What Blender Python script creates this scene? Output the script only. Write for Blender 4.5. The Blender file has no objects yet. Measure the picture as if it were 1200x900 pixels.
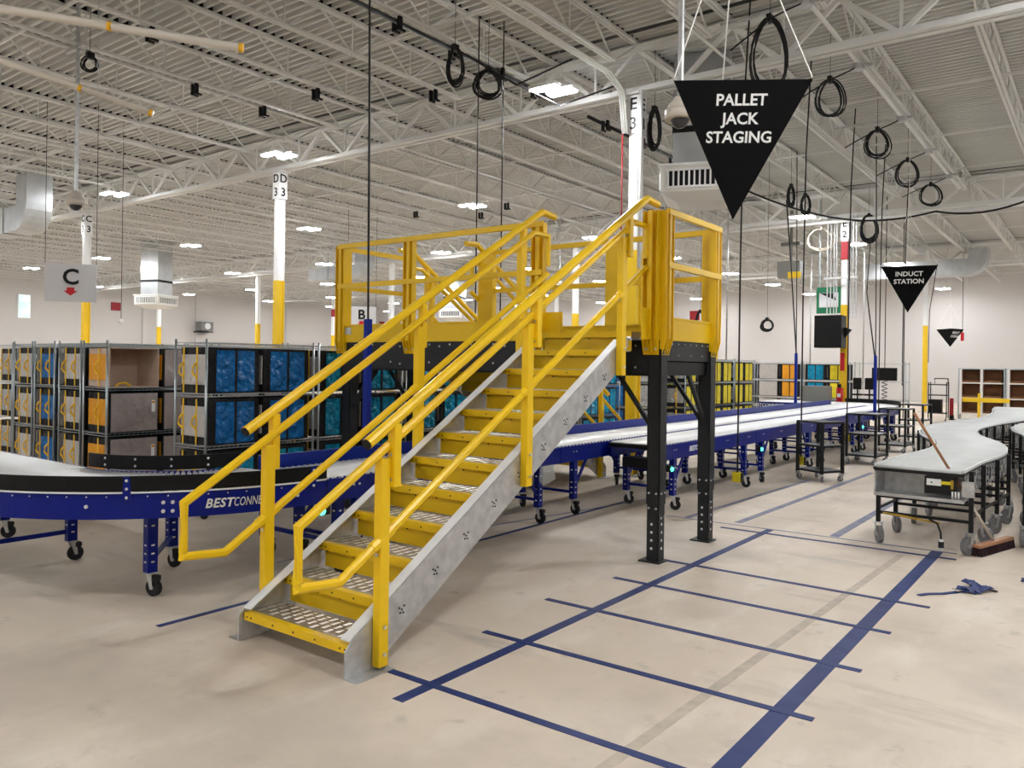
import bpy, math, random
from mathutils import Vector, Matrix
random.seed(4)
S = bpy.context.scene
COL = S.collection
PI = math.pi
R = math.radians

# ---------------------------------------------------------------- camera, world, exposure
F_PX, CY = 930.0, 427.0
yaw, roll = R(36.9), R(0.8)
fw = Vector((-math.sin(yaw), math.cos(yaw), 0)); r0 = Vector((math.cos(yaw), math.sin(yaw), 0)); u0 = Vector((0, 0, 1))
rr = r0*math.cos(roll) + u0*math.sin(roll); uu = -r0*math.sin(roll) + u0*math.cos(roll)
cd = bpy.data.cameras.new('camera'); cam = bpy.data.objects.new('camera', cd); COL.objects.link(cam)
cam.matrix_world = Matrix(((rr.x, uu.x, -fw.x, 0), (rr.y, uu.y, -fw.y, 0), (rr.z, uu.z, -fw.z, 1.7), (0, 0, 0, 1)))
cd.sensor_fit = 'HORIZONTAL'; cd.sensor_width = 36; cd.lens = F_PX/1200*36; cd.shift_y = (CY-450)/1200
cd.clip_end = 300; cd.clip_start = .05
S.camera = cam
w = bpy.data.worlds.new('world'); S.world = w; w.use_nodes = True
w.node_tree.nodes['Background'].inputs[0].default_value = (.75, .85, 1, 1)
w.node_tree.nodes['Background'].inputs[1].default_value = 1.0
S.view_settings.view_transform = 'Standard'; S.view_settings.look = 'None'
S.view_settings.exposure = 1.08; S.view_settings.gamma = 1; S.view_settings.use_curve_mapping = False
LIGHT = 150.0
S.cycles.use_denoising = True
S.cycles.max_bounces = 7; S.cycles.diffuse_bounces = 5; S.cycles.glossy_bounces = 3; S.cycles.transmission_bounces = 3
S.cycles.caustics_reflective = False; S.cycles.caustics_refractive = False; S.cycles.sample_clamp_indirect = 6

# ---------------------------------------------------------------- materials
def mat(name, col, rough=.5, metal=0., var=0., vs=3., bump=0., bs=40., emit=0., alpha=1., dark=None):
    m = bpy.data.materials.new(name); m.use_nodes = True
    nt = m.node_tree; b = nt.nodes['Principled BSDF']; L = nt.links
    c = (*col, 1)
    b.inputs['Base Color'].default_value = c; b.inputs['Roughness'].default_value = rough; b.inputs['Metallic'].default_value = metal
    if emit:
        b.inputs['Emission Color'].default_value = c; b.inputs['Emission Strength'].default_value = emit
    lum = max(col)
    b.inputs['Specular IOR Level'].default_value = .22 if (lum < .06 or col[2] > 8*col[0] + .1) else (.35 if (lum < .4 or max(col)-min(col) > .3) else .5)
    if alpha < 1: b.inputs['Alpha'].default_value = alpha
    if var or bump:
        tc = nt.nodes.new('ShaderNodeTexCoord')
    if var:
        n = nt.nodes.new('ShaderNodeTexNoise'); n.inputs['Scale'].default_value = vs; n.inputs['Detail'].default_value = 5
        r = nt.nodes.new('ShaderNodeMix'); r.data_type = 'RGBA'
        d = dark or tuple(x*(1-var) for x in col)
        mr = nt.nodes.new('ShaderNodeMapRange'); mr.inputs[1].default_value = .35; mr.inputs[2].default_value = .65
        L.new(tc.outputs['Object'], n.inputs['Vector']); L.new(n.outputs[0], mr.inputs[0]); L.new(mr.outputs[0], r.inputs[0])
        r.inputs[6].default_value = c; r.inputs[7].default_value = (*d, 1)
        L.new(r.outputs[2], b.inputs['Base Color'])
    if bump:
        n2 = nt.nodes.new('ShaderNodeTexNoise'); n2.inputs['Scale'].default_value = bs; n2.inputs['Detail'].default_value = 3
        bp = nt.nodes.new('ShaderNodeBump'); bp.inputs['Strength'].default_value = bump; bp.inputs['Distance'].default_value = .12 if bs < 12 else .02
        L.new(tc.outputs['Object'], n2.inputs['Vector']); L.new(n2.outputs[0], bp.inputs['Height']); L.new(bp.outputs[0], b.inputs['Normal'])
    return m

def concrete():
    m = bpy.data.materials.new('concrete'); m.use_nodes = True
    nt = m.node_tree; b = nt.nodes['Principled BSDF']; L = nt.links; N = nt.nodes
    tc = N.new('ShaderNodeTexCoord')
    def noise(sc, det=6, mp=None, rot=None):
        n = N.new('ShaderNodeTexNoise'); n.inputs['Scale'].default_value = sc; n.inputs['Detail'].default_value = det; n.inputs['Roughness'].default_value = .6
        if mp:
            q = N.new('ShaderNodeMapping'); q.inputs['Scale'].default_value = mp
            if rot: q.inputs['Rotation'].default_value = (0, 0, rot)
            L.new(tc.outputs['Object'], q.inputs[0]); L.new(q.outputs[0], n.inputs['Vector'])
        else: L.new(tc.outputs['Object'], n.inputs['Vector'])
        return n.outputs[0]
    def mix(f, a, c, lo, hi):
        mr = N.new('ShaderNodeMapRange'); mr.inputs[1].default_value = lo; mr.inputs[2].default_value = hi; L.new(f, mr.inputs[0])
        x = N.new('ShaderNodeMix'); x.data_type = 'RGBA'; L.new(mr.outputs[0], x.inputs[0])
        if isinstance(a, tuple): x.inputs[6].default_value = (*a, 1)
        else: L.new(a, x.inputs[6])
        x.inputs[7].default_value = (*c, 1)
        return x.outputs[2]
    base = mix(noise(.7), (.67, .575, .475), (.57, .48, .39), .35, .7)
    base = mix(noise(2.3, 8, (1, .35, 1), .6), base, (.74, .67, .58), .52, .75)
    base = mix(noise(1.1, 8, (.5, 2.2, 1), .9), base, (.40, .35, .30), .60, .78)
    base = mix(noise(5, 8), base, (.42, .37, .31), .60, .78)
    base = mix(noise(.35, 10, (1, 1, 1)), base, (.47, .41, .345), .50, .66)
    L.new(base, b.inputs['Base Color'])
    r = N.new('ShaderNodeMapRange'); r.inputs[3].default_value = .42; r.inputs[4].default_value = .7
    L.new(noise(1.7), r.inputs[0]); L.new(r.outputs[0], b.inputs['Roughness'])
    bp = N.new('ShaderNodeBump'); bp.inputs['Strength'].default_value = .06; bp.inputs['Distance'].default_value = .01
    L.new(noise(60, 4), bp.inputs['Height']); L.new(bp.outputs[0], b.inputs['Normal'])
    return m
def blockwall(name, c1, c2):
    m = bpy.data.materials.new(name); m.use_nodes = True
    nt = m.node_tree; b = nt.nodes['Principled BSDF']; L = nt.links
    tc = nt.nodes.new('ShaderNodeTexCoord'); sp = nt.nodes.new('ShaderNodeSeparateXYZ'); ad = nt.nodes.new('ShaderNodeMath'); cb = nt.nodes.new('ShaderNodeCombineXYZ')
    L.new(tc.outputs['Object'], sp.inputs[0]); L.new(sp.outputs[0], ad.inputs[0]); L.new(sp.outputs[1], ad.inputs[1])
    L.new(ad.outputs[0], cb.inputs[0]); L.new(sp.outputs[2], cb.inputs[1])
    br = nt.nodes.new('ShaderNodeTexBrick'); br.inputs['Scale'].default_value = 1; br.inputs['Brick Width'].default_value = .4; br.inputs['Row Height'].default_value = .2; br.inputs['Mortar Size'].default_value = .006
    br.inputs['Color1'].default_value = (*c1, 1); br.inputs['Color2'].default_value = (*c1, 1); br.inputs['Mortar'].default_value = (*c2, 1)
    L.new(cb.outputs[0], br.inputs['Vector']); L.new(br.outputs[0], b.inputs['Base Color']); b.inputs['Roughness'].default_value = .7
    return m
YEL = (.86, .555, .008)
M = dict(
 conc=concrete(), wall=blockwall('painted_block_wall', (.60, .578, .562), (.58, .558, .545)),
 deck=mat('painted_roof_deck', (.60, .60, .58), .6, 0, .06, 1.5), steel=mat('painted_joist_steel', (.68, .685, .67), .55),
 girder=mat('painted_girder_steel', (.72, .725, .71), .5), white=mat('white_paint', (.85, .86, .86), .35, 0, .03, 4),
 colyel=mat('column_yellow', (.85, .56, .02), .4, 0, .05, 3), yel=mat('yellow_powder_coat', YEL, .33, 0, .06, 2.5),
 yeld=mat('yellow_riser_paint', (.80, .515, .012), .35, 0, .10, 5), galv=mat('galvanised_steel', (.62, .63, .64), .42, .75, .22, 14, .05, 60), galv_lit=mat('lit_zinc_flange', (.88, .89, .90), .45, .25, .08, 9),
 plate=mat('dusty_tread_plate', (.50, .45, .36), .42, .55, .3, 9), bead=mat('worn_tread_studs', (.85, .84, .80), .28, .8),
 dark=mat('charcoal_steel', (.030, .032, .035), .42, .2, .2, 6), blue=mat('blue_powder_coat', (.001, .009, .19), .30, 0, .08, 3),
 rail=mat('blue_top_rail', (.003, .02, .25), .32), black=mat('black_plastic', (.004, .004, .0045), .45), blk=mat('black_powder_coat', (.014, .014, .015), .38),
 rub=mat('black_rubber', (.02, .02, .022), .7), roller=mat('zinc_roller', (.86, .87, .88), .42, .35), rolld=mat('grey_roller', (.60, .61, .60), .6, .1, .1, 2),
 chrome=mat('bolt_zinc', (.75, .75, .75), .3, .8), tape=mat('blue_floor_tape', (.008, .022, .12), .55, 0, .35, 6, dark=(.02, .04, .15)),
 tapeo=mat('worn_floor_tape', (.13, .15, .27), .6, 0, .4, 5, dark=(.25, .24, .27)), brown_tape=mat('old_tape_residue', (.52, .445, .36), .6, 0, .2, 9),
 tblue=mat('blue_tarpaulin', (.012, .17, .50), .25, 0, .3, 9, 1.0, 9), tteal=mat('teal_tarpaulin', (.008, .32, .55), .25, 0, .3, 9, 1.0, 9),
 tgrey=mat('light_grey_fabric', (.56, .53, .50), .6, 0, .08, 6, .5, 8), torg=mat('orange_fabric', (.85, .36, .01), .5, 0, .1, 6, .5, 8),
 tbeige=mat('beige_lining', (.62, .47, .37), .6, 0, .08, 3, .4, 5), ttaupe=mat('taupe_plastic_cover', (.36, .31, .30), .3, 0, .12, 5, .6, 5),
 tyel=mat('yellow_fabric', (.85, .70, .02), .45, 0, .12, 6, .6, 9), tgreen=mat('green_fabric', (.01, .24, .11), .45, 0, .1, 6, .6, 8), tsilver=mat('silver_grey_cover', (.42, .42, .42), .35, .1, .2, 8, .8, 8),
 tblack=mat('black_fabric', (.012, .012, .013), .6, 0, .1, 6, .4, 9), strapy=mat('yellow_strap', (.88, .55, .03), .5), wire=mat('chrome_wire', (.42, .47, .50), .35, .8),
 sign=mat('sign_black', (.003, .003, .0035), 1.), signw=mat('sign_white', (.66, .66, .68), .5), ltr=mat('letter_white', (.80, .82, .82), .5), red=mat('sign_red', (.60, .01, .02), .45), dred=mat('dark_red_panel', (.28, .008, .015), .5),
 cable=mat('black_cable', (.012, .012, .012), .5), rope=mat('white_rope', (.80, .79, .76), .6), duct=mat('duct_steel', (.50, .52, .53), .4, .6, .15, 3), pvc=mat('cream_diffuser', (.72, .71, .67), .45),
 lamp=mat('led_panel', (.97, .985, 1), .4, 0, emit=LIGHT), green=mat('green_lamp', (.05, .95, .55), .3, 0, emit=3.0), card=mat('brown_cardboard', (.20, .085, .035), .7, 0, .12, 5), cardw=mat('white_board', (.75, .74, .72), .6),
 wood=mat('broom_wood', (.42, .20, .10), .5, 0, .2, 9), brist=mat('broom_bristle', (.035, .015, .02), .9, 0, .3, 60, .6, 90), sgreen=mat('sign_green', (.01, .16, .07), .5), boxg=mat('grey_cabinet', (.20, .20, .19), .5),
 wheelg=mat('grey_rubber_wheel', (.20, .20, .21), .6), flexs=mat('flex_lattice_zinc', (.50, .52, .54), .35, .7), fyel=mat('yellow_cord', (.45, .28, .02), .5), ywht=mat('tube_white', (.62, .57, .50), .35), orange=mat('amber_tape', (.85, .45, .02), .5),
 glass=mat('window_daylight', (.55, .85, .85), .2, 0, .5, 3, emit=.45), exitr=mat('lit_red_exit', (.95, .08, .08), .4, emit=1.2), plastic=mat('clear_film', (.75, .78, .76), .2, alpha=.28), lens=mat('dome_glass', (.05, .05, .06), .1))

# ---------------------------------------------------------------- mesh helpers
def wl(o):
    v = Vector((0, 0, 0))
    while o: v += o.location; o = o.parent
    return v
class MB:
    def __init__(s): s.v = []; s.f = []
    def quadbox(s, P):
        n = len(s.v); s.v += [tuple(p) for p in P]
        s.f += [tuple(n+i for i in q) for q in ((0, 3, 2, 1), (4, 5, 6, 7), (0, 1, 5, 4), (1, 2, 6, 5), (2, 3, 7, 6), (3, 0, 4, 7))]
        return s
    def box(s, x0, x1, y0, y1, z0, z1):
        return s.quadbox([(x0, y0, z0), (x1, y0, z0), (x1, y1, z0), (x0, y1, z0), (x0, y0, z1), (x1, y0, z1), (x1, y1, z1), (x0, y1, z1)])
    def bar(s, a, b, w, h, up=(0, 0, 1)):
        a = Vector(a); b = Vector(b); d = (b-a).normalized(); u = Vector(up)
        if abs(d.dot(u)) > .999: u = Vector((0, 1, 0))
        x = d.cross(u).normalized(); y = x.cross(d).normalized(); x *= w/2; y *= h/2
        return s.quadbox([a-x-y, a+x-y, b+x-y, b-x-y, a-x+y, a+x+y, b+x+y, b-x+y])
    def cyl(s, a, b, r, n=8, r2=None):
        a = Vector(a); b = Vector(b); d = (b-a).normalized(); u = Vector((0, 0, 1)) if abs(d.z) < .95 else Vector((1, 0, 0))
        x = d.cross(u).normalized(); y = x.cross(d); k = len(s.v); r2 = r if r2 is None else r2
        for c, q in ((a, r), (b, r2)):
            for i in range(n):
                t = 2*PI*i/n; s.v.append(tuple(c+x*q*math.cos(t)+y*q*math.sin(t)))
        for i in range(n): j = (i+1) % n; s.f.append((k+i, k+j, k+n+j, k+n+i))
        s.f.append(tuple(k+n-1-i for i in range(n))); s.f.append(tuple(k+n+i for i in range(n)))
        return s
    def tube(s, pts, r, n=8, closed=False, sx=1.):
        pts = [Vector(p) for p in pts]; m = len(pts); k = len(s.v); prev = None
        for i, p in enumerate(pts):
            if closed: d = (pts[(i+1) % m]-pts[i-1]).normalized()
            else:
                d1 = (pts[i]-pts[i-1]).normalized() if i else None; d2 = (pts[i+1]-pts[i]).normalized() if i < m-1 else None
                d = (d1+d2).normalized() if d1 and d2 else (d1 or d2)
            u = Vector((0, 0, 1)) if abs(d.z) < .98 else (prev or Vector((1, 0, 0)))
            x = d.cross(u).normalized()
            y = x.cross(d); prev = y
            sc = 1.
            if not closed and 0 < i < m-1: sc = 1/max(.5, math.cos(d1.angle(d2)/2))
            for j in range(n):
                t = 2*PI*(j+.5)/n; s.v.append(tuple(p+x*r*math.cos(t)*sx+y*r*math.sin(t)*sc))
        for i in range(m if closed else m-1):
            a = k+i*n; b = k+((i+1) % m)*n
            for j in range(n): q = (j+1) % n; s.f.append((a+j, a+q, b+q, b+j))
        if not closed:
            s.f.append(tuple(k+n-1-i for i in range(n))); s.f.append(tuple(k+(m-1)*n+i for i in range(n)))
        return s
    def prism(s, poly, off):      # poly: 3D points (planar), off: extrusion vector
        n = len(poly); k = len(s.v); off = Vector(off)
        s.v += [tuple(p) for p in poly]; s.v += [tuple(Vector(p)+off) for p in poly]
        s.f.append(tuple(range(k+n-1, k-1, -1))); s.f.append(tuple(range(k+n, k+2*n)))
        for i in range(n): j = (i+1) % n; s.f.append((k+i, k+j, k+n+j, k+n+i))
        return s
    def strip(s, pts, wv, z0, z1):   # wall along pts [(x,y)] thickness wv (offset to the left)
        k = len(s.v); m = len(pts)
        for i, p in enumerate(pts):
            a = Vector(pts[max(0, i-1)]); b = Vector(pts[min(m-1, i+1)]); d = (b-a).normalized(); nrm = Vector((-d.y, d.x))*wv; q = Vector(p)+nrm
            s.v += [(p[0], p[1], z0), (q.x, q.y, z0), (q.x, q.y, z1), (p[0], p[1], z1)]
        for i in range(m-1):
            a = k+4*i; b = a+4
            for j in range(4): q = (j+1) % 4; s.f.append((a+j, a+q, b+q, b+j))
        s.f.append((k+3, k+2, k+1, k)); e = k+4*(m-1); s.f.append((e, e+1, e+2, e+3))
        return s
    def ball(s, c, r, n=10, m=6, zs=1.):
        c = Vector(c); k = len(s.v)
        for i in range(m+1):
            t = PI*i/m
            for j in range(n):
                p = 2*PI*j/n; s.v.append((c.x+r*math.sin(t)*math.cos(p), c.y+r*math.sin(t)*math.sin(p), c.z+r*zs*math.cos(t)))
        for i in range(m):
            for j in range(n): q = (j+1) % n; s.f.append((k+i*n+j, k+(i+1)*n+j, k+(i+1)*n+q, k+i*n+q))
        return s
    def mesh(s, name, m, off=Vector((0, 0, 0)), smooth=False):
        me = bpy.data.meshes.new(name); me.from_pydata([(a-off.x, b-off.y, c-off.z) for a, b, c in s.v], [], s.f); me.validate()
        if m: me.materials.append(M[m])
        if smooth:
            for p in me.polygons: p.use_smooth = len(p.vertices) == 4
        return me
def put(name, mb, m, parent=None, world=True, bevel=0., smooth=False, loc=None, stuff=False):
    off = wl(parent) if (parent and world) else Vector((0, 0, 0))
    org = Vector(loc) if loc else Vector((0, 0, 0))
    me = mb.mesh(name, m, off+org if not parent or world else org, smooth) if isinstance(mb, MB) else mb
    o = bpy.data.objects.new(name, me); COL.objects.link(o); o.parent = parent
    if isinstance(mb, MB): o.location = org
    if bevel:
        b = o.modifiers.new('bevel', 'BEVEL'); b.width = bevel; b.segments = 2; b.limit_method = 'ANGLE'
    if stuff or name in ('bolt', 'bolt_set', 'slot', 'slot_hole', 'screw', 'connector', 'hanger_wire'): o['kind'] = 'stuff'
    return o
def tag(o, label, cat, group=None):
    o['label'] = label; o['category'] = cat
    if group: o['group'] = group
    return o
def thing(name, label, cat, loc=(0, 0, 0), rz=0., group=None):
    o = bpy.data.objects.new(name, None); COL.objects.link(o); o.location = loc; o.rotation_euler = (0, 0, rz); o.empty_display_size = .1
    return tag(o, label, cat, group)
def solo(name, mb, m, label, cat, group=None, smooth=False, bevel=0.):
    v = mb.v; b = Vector(((min(p[0] for p in v)+max(p[0] for p in v))/2, (min(p[1] for p in v)+max(p[1] for p in v))/2, min(p[2] for p in v)))
    o = bpy.data.objects.new(name, mb.mesh(name, m, b, smooth)); COL.objects.link(o); o.location = b
    if bevel:
        q = o.modifiers.new('bevel', 'BEVEL'); q.width = bevel; q.segments = 2; q.limit_method = 'ANGLE'
    return tag(o, label, cat, group)
def dup(root, loc, rz=None, label=None, group=None):
    def rec(o, par):
        c = o.copy(); COL.objects.link(c); c.parent = par
        for ch in CH.get(o.name, []): rec(ch, c)
        return c
    CH = {}
    for o in root.children_recursive: CH.setdefault(o.parent.name, []).append(o)
    r = rec(root, root.parent); r.location = loc
    if rz is not None: r.rotation_euler = (0, 0, rz)
    if label: r['label'] = label
    if group: r['group'] = group
    return r
def text_mesh(s, size, m, shear=0., offset=0., ext=.002, name='lettering', sp=1.):
    c = bpy.data.curves.new(name, 'FONT'); c.body = s; c.size = size; c.extrude = ext; c.shear = shear; c.offset = offset; c.align_x = 'CENTER'; c.align_y = 'CENTER'; c.space_character = sp; c.space_line = .85
    c.resolution_u = 3
    o = bpy.data.objects.new('tmp', c); COL.objects.link(o)
    bpy.context.view_layer.update()
    me = bpy.data.meshes.new_from_object(o.evaluated_get(bpy.context.evaluated_depsgraph_get()))
    bpy.data.objects.remove(o); me.name = name; me.materials.clear(); me.materials.append(M[m])
    return me
def lettering(s, size, m, pos, xd, parent, up=(0, 0, 1), xs=1., **k):   # xd: reading direction
    me = text_mesh(s, size, m, **k); me.transform(Matrix.Diagonal((xs, 1, 1, 1))); X = Vector(xd).normalized(); Y = Vector(up); Y = (Y-X*Y.dot(X)).normalized(); Z = X.cross(Y)
    off = Vector(pos)-wl(parent)
    me.transform(Matrix(((X.x, Y.x, Z.x, off.x), (X.y, Y.y, Z.y, off.y), (X.z, Y.z, Z.z, off.z), (0, 0, 0, 1))))
    o = bpy.data.objects.new('lettering', me); COL.objects.link(o); o.parent = parent
    return o
def arc(cx, cy, r, a0, a1, n): return [(cx+r*math.cos(a0+(a1-a0)*i/n), cy+r*math.sin(a0+(a1-a0)*i/n)) for i in range(n+1)]
ORD = ['first', 'second', 'third', 'fourth', 'fifth', 'sixth', 'seventh', 'eighth', 'ninth', 'tenth', 'eleventh', 'twelfth', 'thirteenth']

# ---------------------------------------------------------------- the setting
XL, XR, YF, YB, ZD = -51., 14., -14., 47.5, 6.72
def struct(name, mb, m):
    o = put(name, mb, m); o['kind'] = 'structure'; return o
struct('floor', MB().box(XL, XR, YF, YB, -.1, 0), 'conc')
struct('wall_left', MB().box(XL-.2, XL, YF, YB, 0, 7.1), 'wall')
struct('wall_right', MB().box(XR, XR+.2, YF, YB, 0, 7.1), 'wall')
struct('wall_back', MB().box(XL-.2, XR+.2, YB, YB+.2, 0, 7.1), 'wall')
struct('wall_front', MB().box(XL-.2, XR+.2, YF-.2, YF, 0, 7.1), 'wall')
mb = MB(); k = 0; prof = []
y = YF; P_ = .152
while y < YB:
    prof += [(y, ZD), (y+.045, ZD), (y+.06, ZD+.075), (y+.137, ZD+.075)]; y += P_
n = len(prof)
for yy, zz in prof: mb.v += [(XL, yy, zz), (XR, yy, zz)]
for i in range(n-1): mb.f.append((2*i, 2*i+1, 2*i+3, 2*i+2))
q = len(mb.v); mb.v += [(XL, YF, 7.0), (XR, YF, 7.0), (XR, YB, 7.0), (XL, YB, 7.0)]; mb.f.append((q, q+1, q+2, q+3))
ceil = struct('ceiling', mb, 'deck')
GY = [-1.3, 11., 23.3, 35.6]; CX = [-50.4+0*i for i in ()] + [-5.9-9*i for i in range(0, 5)] + [3.1, 12.1]
# open web joists, bottom chord 6.2, top chord under the deck
def joist_mesh(Ln, y0):
    m_ = MB(); zt, zb = ZD-.005, 6.2
    for dx in (-.03, .03):
        m_.box(dx-.022, dx+.022, 0, Ln, zt-.045, zt); m_.box(dx-.02, dx+.02, .75, Ln-.75, zb, zb+.035)
    n = max(4, int(round((Ln-1.5)/1.2)));
    for i in range(n):
        a = .75+(Ln-1.5)*i/n; b = .75+(Ln-1.5)*(i+1)/n; c = (a+b)/2
        m_.bar((0, a, zb), (0, c, zt-.03), .024, .024); m_.bar((0, c, zt-.03), (0, b, zb), .024, .024); m_.bar((0, a, zb), (0, a, zt), .018, .018)
    m_.bar((0, .02, zt-.03), (0, .75, zb), .024, .024); m_.bar((0, Ln-.02, zt-.03), (0, Ln-.75, zb), .024, .024)
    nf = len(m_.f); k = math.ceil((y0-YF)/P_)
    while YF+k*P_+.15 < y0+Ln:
        a = YF+k*P_-y0+.066; m_.box(-.05, .05, a, a+.066, zt+.006, zt+.062); k += 1  # added blocks, coloured black for the shade in the flute gaps above the chord
    return m_, nf
bays = [(YF, 12.7), (-1.3, 12.3), (11., 12.3), (23.3, 12.3), (35.6, 11.9)]
jm = {}
xs = []
x = -5.9-1.5*29
while x < XR-.5: xs.append(x); x += 1.5
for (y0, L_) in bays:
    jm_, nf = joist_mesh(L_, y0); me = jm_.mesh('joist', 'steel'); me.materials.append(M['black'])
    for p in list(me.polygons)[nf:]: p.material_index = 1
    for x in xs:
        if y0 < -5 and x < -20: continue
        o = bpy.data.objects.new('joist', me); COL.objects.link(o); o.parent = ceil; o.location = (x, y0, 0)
# girders: one truss per 9 m bay
g = MB(); zb, zt = 5.92, 6.66
for dy in (-.07, .07):
    g.box(0, 9, dy-.05, dy+.05, zb, zb+.02); g.box(0, 9, dy-.008-.04*(1 if dy > 0 else -1), dy+.008-.04*(1 if dy > 0 else -1), zb, zb+.11)
    g.box(0, 9, dy-.05, dy+.05, zt-.02, zt); g.box(0, 9, dy-.008-.04*(1 if dy > 0 else -1), dy+.008-.04*(1 if dy > 0 else -1), zt-.1, zt)
for i in range(6):
    a = 1.5*i; c = a+.75
    g.bar((a, 0, zt-.05), (c, 0, zb+.05), .06, .06); g.bar((c, 0, zb+.05), (a+1.5, 0, zt-.05), .06, .06); g.bar((c, 0, zb+.05), (c, 0, zt-.05), .035, .035)
gme = g.mesh('girder', 'girder')
for y in GY:
    for x in [-5.9+9*i for i in range(-5, 2)]:
        o = bpy.data.objects.new('girder', gme); COL.objects.link(o); o.parent = ceil; o.location = (x, y, 0)
# roof bridging lines and sprinkler mains along X
for i, (y, z, r) in enumerate([(1.6, 6.24, .016), (4.7, 6.24, .016), (7.9, 6.24, .016), (14.2, 6.24, .016), (17.2, 6.24, .016), (20.2, 6.24, .016), (26.4, 6.24, .016), (29.4, 6.24, .016), (32.6, 6.24, .016), (39, 6.24, .016), (43, 6.24, .016)]):
    put('bridging', MB().bar((XL, y, z), (XR, y, z), .03, .03), 'steel', ceil)
for y in (10.55, 22.85, 35.1):
    put('roof_seam', MB().box(XL, XR, y, y+.07, ZD-.012, ZD-.002), 'dark', ceil)
win = struct('window_1', MB().box(XL, XL+.06, 19.7, 20.4, 4.02, 5.42), 'white')
put('pane', MB().box(XL+.05, XL+.08, 19.76, 20.34, 4.08, 5.36), 'glass', win)
for i, (y0, z0, y1, z1) in enumerate([(27.2, 0, 27.4, 6.1), (38.6, 0, 38.8, 6.1), (31.0, 0, 31.1, 6.3)]):
    o = struct('trim_%d' % (i+1), MB().box(XL, XL+.12, y0, y1, z0, z1), 'wall')

# ---------------------------------------------------------------- lights hung from the roof
def make_light():
    t = thing('high_bay_light', '', 'light', (0, 0, 5.8), 0, 'twin-bar high-bay lights under the roof')
    for s in (-1, 1):
        put('lamp_housing', MB().box(-.24+s*.06, .24+s*.06, s*.15-.085, s*.15+.085, .02, .07), 'white', t, world=False)
        put('light_bar', MB().box(-.225+s*.06, .225+s*.06, s*.15-.065, s*.15+.065, 0, .025), 'lamp', t, world=False)
        put('hanger_wire', MB().cyl((s*.2, 0, .07), (s*.02, 0, .9), .004, 4), 'wire', t, world=False)
    return t
l0 = make_light(); first = True
LY = [-8.5, -2.3, 3.8, 9.86, 15.9, 22.0, 27.7, 33.6, 39.1, 45.0]; LX = [-6.7-6.6*i for i in range(-3, 7)]
for j, y in enumerate(LY):
    for i, x in enumerate(LX):
        if x < -48 or x > XR-1 or (y < -5 and x < -30) or (3 < y < 5 and -14 < x < -6): continue
        lab = 'white twin LED light, %s from the left in the %s row from the far wall' % (ORD[9-i] if i <= 9 else 'last', ORD[len(LY)-1-j])
        if first: l0.location = (x, y, 5.8); l0['label'] = lab; first = False
        else: dup(l0, (x, y, 5.8), 0, lab)

# ---------------------------------------------------------------- columns
def column(x, y, label, letters=None, red=False, white=True):
    t = thing('column', label, 'column', (x, y, 0), 0, 'roof columns')
    w_ = .078
    s = MB()
    for sy in (-1, 1): s.box(x-w_, x+w_, y+sy*w_-.012, y+sy*w_+.012, 3.49, 5.92)
    s.box(x-.05, x+.05, y-w_, y+w_, 3.49, 5.92)
    put('shaft', s, 'white', t)
    s = MB()
    for sy in (-1, 1): s.box(x-w_-.004, x+w_+.004, y+sy*w_-.016, y+sy*w_+.016, 0, 3.49)
    s.box(x-.054, x+.054, y-w_, y+w_, 0, 3.49)
    put('yellow_wrap', s, 'colyel', t)
    put('base_plate', MB().box(x-.2, x+.2, y-.2, y+.2, 0, .03), 'galv', t)
    put('cap_plate', MB().box(x-.18, x+.18, y-.15, y+.15, 5.89, 5.92), 'girder', t)
    if red: put('red_band', MB().box(x-w_-.01, x+w_+.01, y-w_-.03, y+w_+.03, 4.75, 5.25), 'dred', t)
    if letters:
        pl = put('number_plate', MB().box(x-.11, x+.11, y-w_-.035, y-w_-.02, 5.3 if letters != 'E2' else 5.3, 5.88), 'white', t)
        for q, ch in enumerate(letters): lettering(ch, .26, 'black', (x, y-w_-.037, 5.74-.3*q), (1, 0, 0), pl, offset=.004)
        pl2 = put('number_plate', MB().box(x+w_+.012, x+w_+.03, y-.11, y+.11, 5.3, 5.88), 'white', t)
        for q, ch in enumerate(letters): lettering(ch, .26, 'black', (x+w_+.032, y, 5.74-.3*q), (0, 1, 0), pl2, offset=.004)
    return t
NAMES = {(-5.9, 11.): ('white and yellow column marked E3 behind the right side of the platform', 'E3'), (-14.9, 11.): ('white column with yellow base marked D3 left of the platform', 'D3'),
         (-23.9, 11.): ('white column with yellow base marked C3 behind the white C sign', 'C3'), (-5.9, 23.3): ('column marked E2 with red band and black speaker cabinet', 'E2')}
far = ['second row of columns', 'back row of columns']
for y in GY[1:]:
    for x in [-5.9-9*i for i in range(5)]:
        if (x, y) in NAMES: lab, le = NAMES[(x, y)]
        elif y == 11.: lab, le = 'white and yellow column of the front row, furthest to the left', 'B3'
        else:
            i = round((-5.9-x)/9); lab = 'white column with yellow base in the %s, %s from the right' % ('second row' if y < 30 else 'back row', ORD[i]); le = None
        column(x+(.12 if x in (-14.9, -23.9) else 0), y, lab, le, red=(x, y) in ((-5.9, 23.3), (-41.9, 35.6)))
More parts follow.
